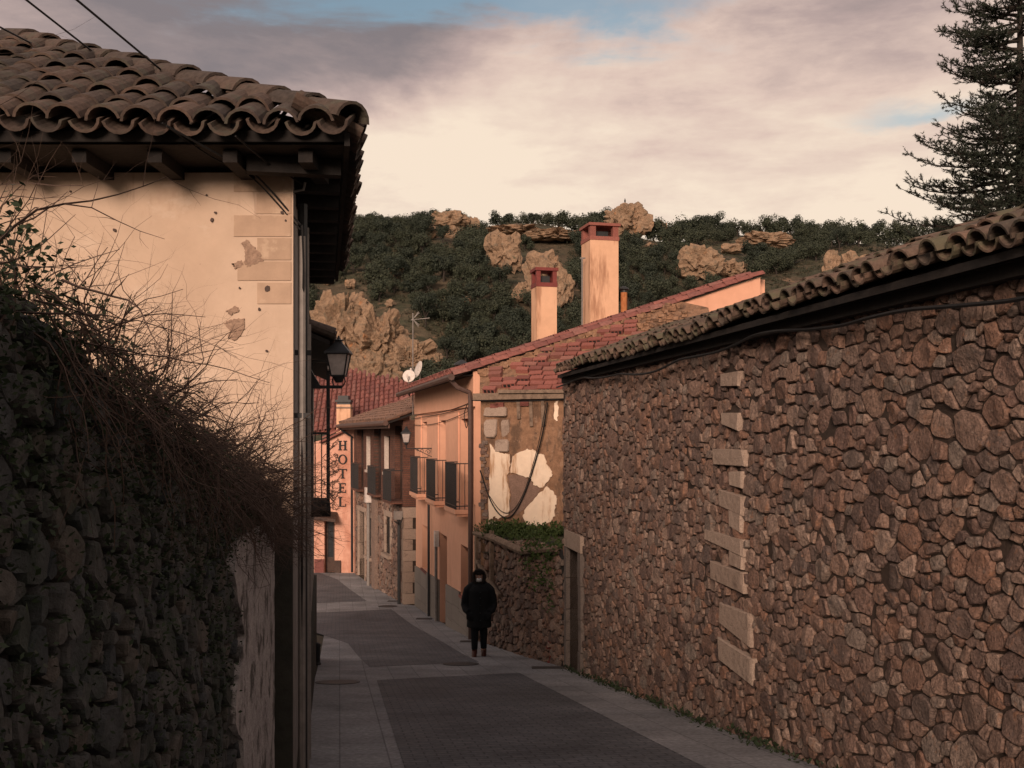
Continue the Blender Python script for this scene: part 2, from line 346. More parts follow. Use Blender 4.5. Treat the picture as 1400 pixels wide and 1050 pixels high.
M['fir'] = mat('fir_needle', [(.022, .030, .022), (.035, .044, .030), (.028, .036, .026)], per=True, bump=0, rough=.7, trans=.1)
M['hill'] = mat('hill_soil', [(.060, .055, .034), (.11, .085, .056), (.05, .054, .032), (.135, .105, .07)], nscale=.09, var=(.55, 1.35), vscale=.55, bump=1.0, bscale=.8, bdist=.8,
                stains=[((.27, .17, .11), .16, .58, .68, .75, None)])
M['rock'] = mat('outcrop_rock', [(.22, .155, .105), (.34, .23, .15), (.28, .19, .125), (.41, .28, .185)], nscale=.35, var=(.6, 1.3), vscale=2.2, bump=1.0, bscale=2.2, bdist=.5,
                stains=[((.50, .22, .09), .45, .60, .72, .7, (1, 1, .5)), ((.13, .115, .085), 1.1, .52, .66, .7, None), ((.06, .07, .035), .28, .62, .7, .7, None)])
M['coat'] = mat('black_coat', [(.010, .011, .013), (.015, .016, .018)], bump=.4, bscale=60, bdist=.004, rough=.85)
M['fur'] = mat('dark_fur', [(.020, .016, .014), (.035, .026, .022)], nscale=60, bump=1, bscale=140, bdist=.01)
M['trouser'] = mat('black_jeans', [(.010, .011, .014), (.016, .017, .022)], bump=.3, bscale=80, rough=.9)
M['boot'] = mat('brown_boot', [(.075, .026, .018), (.10, .036, .025)], bump=.2, rough=.5)
M['skin'] = mat('skin', [(.36, .20, .145), (.40, .225, .165)], bump=.05, rough=.6)
M['mask'] = mat('white_mask', [(.62, .60, .58), (.66, .64, .62)], bump=.1, rough=.8)
M['hair'] = mat('dark_hair', [(.02, .015, .012), (.03, .022, .018)], bump=.6, bscale=90)
M['metalcover'] = mat('cast_iron_cover', [(.045, .042, .042), (.065, .058, .056)], bump=.5, bscale=60, rough=.6)

# ------------------------------------------------------------------ rubble masonry
def rubble_cells(rng, s0, s1, zlo, zhi, rmin, rmax, pw, asp=1.25, fill=1.0, blocks=()):
    """power diagram cells in (s,z): list of polygons.  zlo(s), zhi(s) bound the wall, blocks are rectangles kept free"""
    cell = rmax * 1.6
    grid = {}
    pts = []
    def key(x, y): return (int(x // cell), int(y // cell))
    zmin = min(zlo(s0 + (s1 - s0) * i / 20) for i in range(21)); zmax = max(zhi(s0 + (s1 - s0) * i / 20) for i in range(21))
    area = (s1 - s0) * (zmax - zmin)
    levels = 7
    for li in range(levels):
        r = rmax * (rmin / rmax) ** (li / (levels - 1))
        tries = int(area / (r * r * 4) * pw[li] * fill)
        for _ in range(tries):
            s_ = rng.uniform(s0, s1); z = rng.uniform(zmin, zmax)
            if z < zlo(s_) - .05 or z > zhi(s_) + .05: continue
            rr = r * rng.uniform(.85, 1.15); x = s_ / asp; ok = True; kx, ky = key(x, z)
            for i in (-1, 0, 1):
                for j in (-1, 0, 1):
                    for q in grid.get((kx + i, ky + j), ()):
                        dx = pts[q][0] - x; dy = pts[q][1] - z
                        if dx * dx + dy * dy < ((pts[q][2] + rr) * (.70 + .16 * rng.random())) ** 2: ok = False; break
                    if not ok: break
                if not ok: break
            if ok:
                grid.setdefault((kx, ky), []).append(len(pts)); pts.append((x, z, rr))
    cells = []
    for i, (x, z, r) in enumerate(pts):
        w = r * 2.7
        poly = [(x - w, z - w), (x + w, z - w), (x + w, z + w), (x - w, z + w)]
        kx, ky = key(x, z); nb = []
        for a in (-2, -1, 0, 1, 2):
            for b in (-2, -1, 0, 1, 2): nb += grid.get((kx + a, ky + b), ())
        for q in nb:
            if q == i: continue
            x2, z2, r2 = pts[q]; dx = x2 - x; dz = z2 - z; d2 = dx * dx + dz * dz
            if d2 > (w * 1.42 + r2 * 2) ** 2: continue
            k = (d2 + .45 * (r * r - r2 * r2)) / 2
            out = []; n = len(poly)
            for a in range(n):
                p = poly[a]; q_ = poly[(a + 1) % n]
                fp = (p[0] - x) * dx + (p[1] - z) * dz - k; fq = (q_[0] - x) * dx + (q_[1] - z) * dz - k
                if fp <= 0: out.append(p)
                if (fp < 0 < fq) or (fq < 0 < fp):
                    t = fp / (fp - fq); out.append((p[0] + (q_[0] - p[0]) * t, p[1] + (q_[1] - p[1]) * t))
            poly = out
            if len(poly) < 3: break
        if len(poly) < 3: continue
        wp = lambda a, b: (a * asp + rmax * .55 * mnoise.noise((a * 2.6 / rmax * .12, b * 2.6 / rmax * .12, 5.5)), b + rmax * .45 * mnoise.noise((a * 2.6 / rmax * .12, b * 2.6 / rmax * .12, 9.5)))
        poly = [wp(a, b) for a, b in poly]; poly = [(a, min(max(b, zlo(a)), zhi(a))) for a, b in poly]
        cs = sum(p[0] for p in poly) / len(poly); cz = sum(p[1] for p in poly) / len(poly)
        if cs < s0 or cs > s1: continue
        if any(b[0] + .03 < cs < b[2] - .03 and b[1] + .03 < cz < b[3] - .03 for b in blocks): continue
        poly = [(min(max(a, s0), s1), b) for a, b in poly]
        ar = abs(sum(poly[j][0] * poly[(j + 1) % len(poly)][1] - poly[(j + 1) % len(poly)][0] * poly[j][1] for j in range(len(poly)))) / 2
        if ar < .0006: continue
        cells.append((ar, cs, cz, poly))
    return cells
def stone_into(mb, fr, rng, cell, joint, proud, back=-.05, chaikin=True):
    ar, cs, cz, poly = cell
    size = math.sqrt(ar)
    sh = max(.6, 1 - joint / (size * .5))
    pts = [((p[0] - cs) * sh, (p[1] - cz) * sh) for p in poly]
    if chaikin:
        o = []
        for i in range(len(pts)):
            p, q = pts[i], pts[(i + 1) % len(pts)]
            if math.hypot(p[0] - q[0], p[1] - q[1]) < size * .3: o.append(((p[0] + q[0]) / 2, (p[1] + q[1]) / 2)); continue
            a, b = rng.uniform(.06, .22), rng.uniform(.78, .94)
            for f_ in (a, b): o.append((p[0] + (q[0] - p[0]) * f_, p[1] + (q[1] - p[1]) * f_))
        pts = [(a * rng.uniform(.93, 1.04), b * rng.uniform(.93, 1.04)) for a, b in o]
    n = len(pts); dep = rng.uniform(*proud); tx = rng.uniform(-.13, .13); tz = rng.uniform(-.15, .11); sd_ = rng.uniform(0, 99); kq = 1.6 / max(size, .03)
    am = min(size * .10, .02)
    # a facet line splits the face in two planes
    th = rng.uniform(0, 6.28); fx, fz = math.cos(th), math.sin(th); fk = rng.uniform(.0, .35); fo = rng.uniform(-.2, .2) * size
    ox, oz = rng.uniform(-.2, .2) * size, rng.uniform(-.2, .2) * size
    def dp(a, b): return dep + a * tx + b * tz - fk * max(0, a * fx + b * fz - fo) + am * mnoise.noise((a * kq + sd_, b * kq, sd_))
    vs = []
    for k, sc in enumerate((1.0, 1.0, .90, .5)):
        for a, b in pts:
            x, z = a * sc + (ox * .5 if k == 3 else 0), b * sc + (oz * .5 if k == 3 else 0)
            d_ = back if k == 0 else dp(x, z) - (size * .07 + .004 if k == 1 else 0)
            vs.append(fr(cs + x, max(d_, back), cz + z))
    vs.append(fr(cs + ox * .5, dp(ox * .5, oz * .5), cz + oz * .5))
    fs = []
    for k in range(3):
        for i in range(n):
            fs.append((k * n + i, k * n + (i + 1) % n, (k + 1) * n + (i + 1) % n, (k + 1) * n + i))
    for i in range(n): fs.append((3 * n + i, 3 * n + (i + 1) % n, 4 * n))
    mb.add(vs, fs)
def rubble(parent, fr, rng, s0, s1, zlo, zhi, rmin, rmax, pw, m, nobj, joint=.012, proud=(.0, .03), asp=1.25, blocks=(), name='stone', show=lambda s_, z: True, fill=1.0):
    cells = rubble_cells(rng, s0, s1, zlo, zhi, rmin, rmax, pw, asp, fill, blocks)
    def key(c):
        p = fr(c[1], 0, c[2]); return -(c[0] / (p.y * p.y) if p.y > .5 and show(c[1], c[2]) else 0)
    cells.sort(key=key)
    for c in cells[:nobj]:
        mb = MB(); stone_into(mb, fr, rng, c, joint, proud); mb.build(name, m, parent)
    mb = MB()
    for c in cells[nobj:]: stone_into(mb, fr, rng, c, joint, proud)
    if mb.v: mb.build('small_stones', m, parent, kind='stuff')
    return len(cells)

# ------------------------------------------------------------------ roof tiles
def tile_mesh(name, m, r0=.098, r1=.076, ln=.43, th=.015, seg=7, concave=False, a0=8):
    mb = MB(); vs = []
    for y, r in ((0, r0), (ln, r1)):
        for rad in (r, r - th):
            for k in range(seg + 1):
                a = R(a0) + (math.pi - 2 * R(a0)) * k / seg
                x = math.cos(a) * rad; z = math.sin(a) * rad * .92
                vs.append((x, y, z if not concave else .92 * r - z))
    n = seg + 1; fs = []
    for k in range(seg):
        fs += [(k, k + 1, 2 * n + k + 1, 2 * n + k), (n + k + 1, n + k, 3 * n + k, 3 * n + k + 1), (k + 1, k, n + k, n + k + 1), (2 * n + k, 2 * n + k + 1, 3 * n + k + 1, 3 * n + k)]
    fs += [(0, n, 3 * n, 2 * n)[::-1], (seg, n + seg, 3 * n + seg, 2 * n + seg)]
    fs = [tuple(f) for f in fs]
    mb.add(vs, fs); me = mb.mesh(name, m); return me
def place_tiles(parent, items, cover, pan, m, nobj, name='roof_tile', prio=None):
    """items: (is_cover, Matrix)"""
    prio = prio or (lambda mt: mt.translation.length)
    items = sorted(items, key=lambda it: (prio(it[1]) + (0 if it[0] else .8)))
    for c, mt in items[:nobj]:
        o = link_mesh(name, cover if c else pan, parent); o.matrix_world = mt
    if len(items) > nobj:
        data = {}
        for me_, kk in ((cover, True), (pan, False)):
            a = np.array([v.co[:] + (1,) for v in me_.vertices]); f = [tuple(p.vertices) for p in me_.polygons]; data[kk] = (a, f)
        mb = MB()
        for c, mt in items[nobj:]:
            a, f = data[c]; mb.add((a @ np.array(mt).T)[:, :3].tolist(), f)
        mb.build(name + 's', m, parent, kind='stuff')
def tile_field(rng, o, u, w, ncol, rows, pitch=.2, exp_=.31, lift=.0, jit=1.0, pan_lift=.0, start=0.0):
    """columns along unit u from point o, running up slope w (unit); rows(i)-> number of rows in column i"""
    u = Vector(u).normalized(); w = Vector(w).normalized(); n = u.cross(w).normalized()
    if n.z < 0: n = -n
    x = w.cross(n).normalized()
    out = []
    for i in range(ncol):
        for kind in (0, 1):
            base = Vector(o) + u * ((i + .5 * kind) * pitch + start)
            nr = rows(i + .5 * kind)
            for j in range(nr):
                p = base + w * (j * exp_ + rng.uniform(-.012, .012) * jit + (.0 if kind else -.02)) + n * ((.055 if kind else .0) + lift + rng.uniform(-.004, .006) * jit)
                p += u * rng.uniform(-.008, .008) * jit
                rx = rng.uniform(-.02, .03) * jit + .045; rz = rng.uniform(-.045, .045) * jit; ry = rng.uniform(-.06, .06) * jit
                mt = Matrix.Translation(p) @ Matrix(((x.x, w.x, n.x), (x.y, w.y, n.y), (x.z, w.z, n.z))).to_4x4() @ Matrix.Rotation(rz, 4, 'Z') @ Matrix.Rotation(ry, 4, 'Y') @ Matrix.Rotation(-rx, 4, 'X')
                out.append((bool(kind), mt))
    return out

# ------------------------------------------------------------------ walls with openings
def wall_open(mb, fr, s0, s1, zb, zt, openings, depth=.35, thick=.4):
    """front sheet with holes, reveals to -depth; zb/zt constants"""
    xs = sorted({s0, s1} | {a for o in openings for a in (o[0], o[2])}); zs = sorted({zb, zt} | {a for o in openings for a in (o[1], o[3])})
    for i in range(len(xs) - 1):
        for j in range(len(zs) - 1):
            cx = (xs[i] + xs[i + 1]) / 2; cz = (zs[j] + zs[j + 1]) / 2
            if any(o[0] < cx < o[2] and o[1] < cz < o[3] for o in openings): continue
            mb.add([fr(xs[i], 0, zs[j]), fr(xs[i + 1], 0, zs[j]), fr(xs[i + 1], 0, zs[j + 1]), fr(xs[i], 0, zs[j + 1])], [(0, 1, 2, 3)])
    for o in openings:
        a, b, c, d = o
        for q in ([(a, 0, b), (a, 0, d), (a, -depth, d), (a, -depth, b)], [(c, 0, b), (c, -depth, b), (c, -depth, d), (c, 0, d)],
                  [(a, 0, d), (c, 0, d), (c, -depth, d), (a, -depth, d)], [(a, 0, b), (a, -depth, b), (c, -depth, b), (c, 0, b)]):
            mb.add([fr(*p) for p in q], [(0, 1, 2, 3)])
    # returns round the edge and a back sheet
    mb.add([fr(s0, 0, zb), fr(s0, 0, zt), fr(s0, -thick, zt), fr(s0, -thick, zb)], [(0, 1, 2, 3)])
    mb.add([fr(s1, 0, zb), fr(s1, -thick, zb), fr(s1, -thick, zt), fr(s1, 0, zt)], [(0, 1, 2, 3)])
    mb.add([fr(s0, 0, zt), fr(s1, 0, zt), fr(s1, -thick, zt), fr(s0, -thick, zt)], [(0, 1, 2, 3)])
    mb.add([fr(s0, -thick, zb), fr(s0, -thick, zt), fr(s1, -thick, zt), fr(s1, -thick, zb)], [(0, 1, 2, 3)])
def window_in(parent, fr, a, b, c, d, depth, fmat, gmat, fw=.05, mull=True, name='window', tname=None):
    mb = MB()
    z = -depth + .002
    for q in ((a, b, a + fw, d), (c - fw, b, c, d), (a + fw, b, c - fw, b + fw), (a + fw, d - fw, c - fw, d)):
        mb.fbox(fr, q[0], z, q[1], q[2], z + .05, q[3])
    if mull:
        mid = (a + c) / 2; mb.fbox(fr, mid - fw * .45, z, b + fw, mid + fw * .45, z + .045, d - fw)
        zz = b + (d - b) * .62; mb.fbox(fr, a + fw, z, zz - .02, c - fw, z + .04, zz + .02)
    w = mb.build(name, fmat, parent)
    g = MB(); g.fbox(fr, a + fw * .5, z + .005, b + fw * .5, c - fw * .5, z + .018, d - fw * .5); g.build('pane', gmat, w)
    return w
def cable(name, pts, r, label, cat='cable', group=None, m=None):
    # smooth a polyline
    P_ = [Vector(p) for p in pts]
    out = []
    for i in range(len(P_) - 1):
        p0 = P_[max(i - 1, 0)]; p1 = P_[i]; p2 = P_[i + 1]; p3 = P_[min(i + 2, len(P_) - 1)]
        for k in range(6):
            t = k / 6
            out.append(.5 * ((2 * p1) + (p2 - p0) * t + (2 * p0 - 5 * p1 + 4 * p2 - p3) * t * t + (3 * p1 - p0 - 3 * p2 + p3) * t ** 3))
    out.append(P_[-1])
    mb = MB(); mb.tube(out, r, 5)
    o = mb.build(name, m or M['black']); return tag(o, label, cat, group)

# ================================================================== SETTING: ground, street, hill
def clip_y(poly, y0, y1):
    for sgn, lim in ((1, y0), (-1, -y1)):
        out = []
        for i in range(len(poly)):
            p, q = poly[i], poly[(i + 1) % len(poly)]
            a, b = sgn * p[1] - lim, sgn * q[1] - lim
            if a >= 0: out.append(p)
            if (a < 0) != (b < 0):
                t = a / (a - b); out.append((p[0] + (q[0] - p[0]) * t, p[1] + (q[1] - p[1]) * t))
        poly = out
        if len(poly) < 3: return []
    return poly
def sheet(name, poly, dz, m):
    mb = MB(); ys = [p[1] for p in poly]; y = math.floor(min(ys) * 2) / 2
    while y < max(ys):
        c = clip_y(poly, y, y + .5)
        if len(c) >= 3: mb.add([(a, b, gz(b) + dz) for a, b in c], [tuple(range(len(c)))])
        y += .5
    return struct(mb.build(name, m))
def build_ground():
    mb = MB(); xs = [-400, -120, -40, -12, -6, -3, 0, 3, 6, 12, 40, 120, 400]; ys = list(np.arange(-60, 60, 1.0)) + [60, 75, 95, 120]
    for y in ys:
        for x in xs: mb.v.append((x, y, gz(y) - .03))
    n = len(xs)
    for j in range(len(ys) - 1):
        for i in range(n - 1): mb.f.append((j * n + i, j * n + i + 1, (j + 1) * n + i + 1, (j + 1) * n + i))
    struct(mb.build('ground', M['earth']))
    # pale granite carpet of the whole street
    rl = lambda d: 3.72 - .164 * d
    poly = [(-.72 + .1 * 30, -30)]
    poly = [(3.0, -30), (rl(-30) , -30), (rl(17.5), 17.5), (-.80, 22.7), (-3.0, 31.9), (-3.4, 32.3), (-6.45, 41.9), (-14, 42.1), (-14, 30), (-4.4, 24), (-2.1, 10.2), (-1.33, 6.1), (-1.30, 5.6), (-.6, -1.4), (1.2, -14)]
    sheet('pavement', poly, 0.0, M['paving'])
    g = lambda pts: [G(*p) for p in pts]
    near = g([(515, 930), (710, 920)]); a, b = near
    r2 = G(965, 1050); l2 = G(553, 1050)
    ext = lambda p, q, d: (p[0] + (q[0] - p[0]) * (d - p[1]) / (q[1] - p[1]), d)
    sheet('street_setts', [a, b, ext(b, r2, -20), ext(a, l2, -20)], .004, M['setts'])
    sheet('street_setts', g([(425, 838), (535, 833), (655, 905), (505, 912), (476, 880), (425, 863)]), .004, M['setts'])
    sheet('street_setts', g([(422, 784), (436, 783), (461, 792), (502, 822), (420, 825)]), .004, M['setts'])
build_ground()

HILLN = 60.0
def hz(x, y):
    top = 60.5 - .030 * abs(x - 8) - .018 * max(x, 0)
    t = min(max((y - 100 - .05 * x) / 165.0, 0), 1); s_ = t * t * (3 - 2 * t); s_ = .55 * s_ + .45 * t
    z = -6.6 + top * s_
    if y > 265: z -= (y - 265) * .02
    k = min(1, max(0, (y - 85) / 40))
    z += k * (mnoise.noise((x * .022, y * .022, 3.1)) * 4.5 + mnoise.noise((x * .06, y * .06, 7.7)) * 2.2 + mnoise.noise((x * .2, y * .2, 1.7)) * .7)
    return z
def hill_hit(px, py):
    d = 90.0
    while d < 330:
        x = (px - CX) / F * d
        if (HY - py) / F * d < hz(x, d): return Vector((x, d, hz(x, d)))
        d += .8
    return None
def build_hill():
    mb = MB(); xs = np.arange(-230, 290, 3.0); ys = np.arange(70, 460, 3.0); n = len(xs)
    for y in ys:
        for x in xs: mb.v.append((float(x), float(y), hz(float(x), float(y))))
    for j in range(len(ys) - 1):
        for i in range(n - 1): mb.f.append((j * n + i, j * n + i + 1, (j + 1) * n + i + 1, (j + 1) * n + i))
    struct(mb.build('hillside', M['hill'], smooth=True))
build_hill()

# ================================================================== RIGHT: stone outbuilding
def build_barn():
    rng = random.Random(11)
    t = thing('stone_outbuilding', 'long rubble stone outbuilding with mossy tiled eaves along the pavement', 'building')
    fr = frame((.87, 17.5), (.164, -1), (-1, -.164)); L = 24.0
    d_of = lambda s_: 17.5 - s_ / 1.01336
    top = lambda s_: .93 + .02 * math.sin(s_ * 1.3)
    dz0 = on_plane(fr, 778, 905)[0]; dz1 = on_plane(fr, 794, 905)[0]
    sill = gz(d_of((dz0 + dz1) / 2)); dtop = sill + 1.98
    mb = MB(); wall_open(mb, lambda a, b, c: fr(a, b - .016, c), 0, L, -6.5, .95, [(dz0, -6, dz1, dtop)], .30, .5); mb.build('wall_core', M['mortar'], t)
    q = [(990, 560, 1016, 582), (978, 612, 1023, 638), (1001, 641, 1021, 668), (986, 670, 1021, 695), (1001, 698, 1019, 722), (966, 726, 1021, 748), (1002, 753, 1021, 778),
         (974, 770, 1022, 803), (986, 828, 1031, 866), (985, 882, 1034, 918), (988, 505, 1016, 530)]
    blocks = []
    for k, (x0, y0, x1, y1) in enumerate(q):
        s0, z1 = on_plane(fr, x0, y0); s1, _ = on_plane(fr, x1, y0); xm = (x0 + x1) / 2
        sm = (s0 + s1) / 2; dm = fr(sm, 0, 0).y; z1 = (HY - y0) / F * dm; z0 = (HY - y1) / F * dm
        blocks.append((s0, z0, s1, z1))
    door_block = (dz0 - .22, -7, dz1 + .25, dtop + .30)
    rubble(t, fr, rng, 0, 15.6, lambda s_: gz(d_of(s_)) - .06, top, .034, .140, (.7, 1.4, 2.2, 3, 3.5, 4, 4.5), M['stone'], 300, .0075, (.0, .030), 1.28, blocks + [door_block],
           show=lambda s_, z: d_of(s_) > 4.6)
    bm = MB()                                    # coarse far-behind-camera stretch of the wall
    for c in rubble_cells(rng, 15.6, L, lambda s_: gz(d_of(s_)) - .06, top, .09, .2, (1, 2, 2, 3, 3, 3, 3), 1.3): stone_into(bm, fr, rng, c, .012, (0, .03))
    bm.build('rear_stones', M['stone'], t, kind='stuff')
    for s0, z0, s1, z1 in blocks:
        b = MB(); a = .035
        poly = [(s0 + rng.uniform(0, a), z0 + rng.uniform(0, a)), (s1 - rng.uniform(0, a), z0 + rng.uniform(-a, a) - .02), (s1 - rng.uniform(0, a), z1 - rng.uniform(0, a) - .01), (s0 + rng.uniform(0, a), z1 - rng.uniform(0, a))]
        cell = ((s1 - s0) * (z1 - z0), (s0 + s1) / 2, (z0 + z1) / 2, poly)
        # dressed block: bevelled box
        cs, cz = cell[1], cell[2]; vs = []
        for sc, dd in ((1, -.05), (1, .026), (.92, .040)):
            for x, z in poly: vs.append(fr(cs + (x - cs) * sc, dd + rng.uniform(0, .012), cz + (z - cz) * sc))
        fs = [(k * 4 + i, k * 4 + (i + 1) % 4, (k + 1) * 4 + (i + 1) % 4, (k + 1) * 4 + i) for k in range(2) for i in range(4)] + [(8, 9, 10, 11)]
        b.add(vs, fs); b.build('granite_quoin', M['granite'], t)
    # doorway
    dr = MB()
    dr = bpy.data.objects.new('doorway', None); C.objects.link(dr); dr.parent = t
    zz = sill - .1
    for side, (a, b) in enumerate(((dz0 - .16, dz0), (dz1, dz1 + .19))):
        for k in range(4):
            h = (dtop - zz) / 4; j = MB(); j.fbox(fr, a + rng.uniform(0, .02), -.3, zz + k * h + .006, b, .045 + rng.uniform(0, .015), zz + (k + 1) * h - .006); j.build('jamb_stone', M['dgranite'], dr)
    j = MB(); j.fbox(fr, dz0 - .10, -.3, dtop + .004, dz1 + .22, .062, dtop + .27); j.build('lintel', M['granite'], dr)
    for k in range(6):
        w = (dz1 - dz0) / 6; j = MB(); j.fbox(fr, dz0 + k * w + .004, -.27, zz, dz0 + (k + 1) * w - .004, -.23 + rng.uniform(0, .008), dtop - .01); j.build('door_plank', M['wood'], dr)
    j = MB(); j.fbox(fr, dz0 + .1, -.225, sill + .95, dz0 + .2, -.2, sill + 1.05); j.build('latch', M['iron'], dr)
    # roof
    ov = .22; ez = 1.0; sl_ = .37; ang = math.atan(sl_); depth = 1.75
    w = (fr(0, -math.cos(ang), math.sin(ang)) - fr(0, 0, 0)); u = fr(1, 0, 0) - fr(0, 0, 0)
    mb = MB(); e0 = .5
    for (n0, n1) in ((ov - .02, -depth),):
        a = [fr(e0, n0, ez - .07), fr(L, n0, ez - .07), fr(L, n1, ez - .07 + (n0 - n1) * sl_), fr(e0, n1, ez - .07 + (n0 - n1) * sl_)]
        mb.prism(a, (0, 0, .05))
    mb.build('roof_deck', M['wood'], t)
    mb = MB(); n1 = -depth; zr = ez - .07 + (ov - .02 + depth) * sl_
    mb.prism([fr(e0, n1 - .01, zr), fr(L, n1 - .01, zr), fr(L, n1 - 2.2, zr - .8), fr(e0, n1 - 2.2, zr - .8)], (0, 0, .05)); mb.build('rear_roof_slope', M['mtile'], t)
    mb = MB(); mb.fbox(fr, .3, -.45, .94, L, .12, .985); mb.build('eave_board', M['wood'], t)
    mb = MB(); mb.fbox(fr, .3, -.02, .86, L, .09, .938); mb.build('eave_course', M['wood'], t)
    cov = tile_mesh('roof_tile', M['mtile']); pan = tile_mesh('roof_tile', M['mtile'], .085, .09, concave=True)
    sag = lambda s_: .025 * math.sin(s_ * .8) + .015 * math.sin(s_ * 2.3 + 1)
    items = []
    for i in range(3, 89):
        o = fr(i * .195, ov + rng.uniform(-.03, .05), ez - .005 + sag(i * .195))
        items += tile_field(rng, o, u, w, 1, lambda c: 5, .195, .34, 0, 1.9)
    place_tiles(t, items, cov, pan, M['mtile'], 300, prio=lambda m_: (m_.translation.y if m_.translation.y > 4.6 else 40) + 2.5 * max(0, m_.translation.z - 1.1))
    for i in range(42):     # ridge
        b = i * .38; o = link_mesh('ridge_tile', cov, t); p = fr(b, -depth, zr + .08)
        ud = u.normalized(); nn = Vector((0, 0, 1)); x = ud.cross(nn).normalized()
        o.matrix_world = Matrix.Translation(p) @ Matrix(((x.x, ud.x, nn.x), (x.y, ud.y, nn.y), (x.z, ud.z, nn.z))).to_4x4() @ Matrix.Rotation(rng.uniform(-.05, .05), 4, 'Y')
    mb = MB(); mb.fbox(fr, .02, -4.0, -6.5, L, -3.9, .3); mb.build('rear_wall', M['mortar'], t)
    mb = MB(); mb.prism([fr(-.04, -.02, -6.5), fr(-.04, -3.98, -6.5), fr(-.04, -3.98, .3), fr(-.04, -depth, zr - .02), fr(-.04, -.02, .93)], fr(.05, 0, 0) - fr(0, 0, 0)); mb.build('end_wall', M['mortar'], t)
    pts = [fr(s_, .12 + .03 * math.sin(s_ * 3), .80 + .05 * math.sin(s_ * .9) - .02 * math.sin(s_ * 2.7)) for s_ in np.arange(.1, 15.5, .5)]
    cable('eave_cable', pts, .014, 'black cable slung under the tiled eaves of the stone outbuilding')
    return fr
BARN = build_barn()

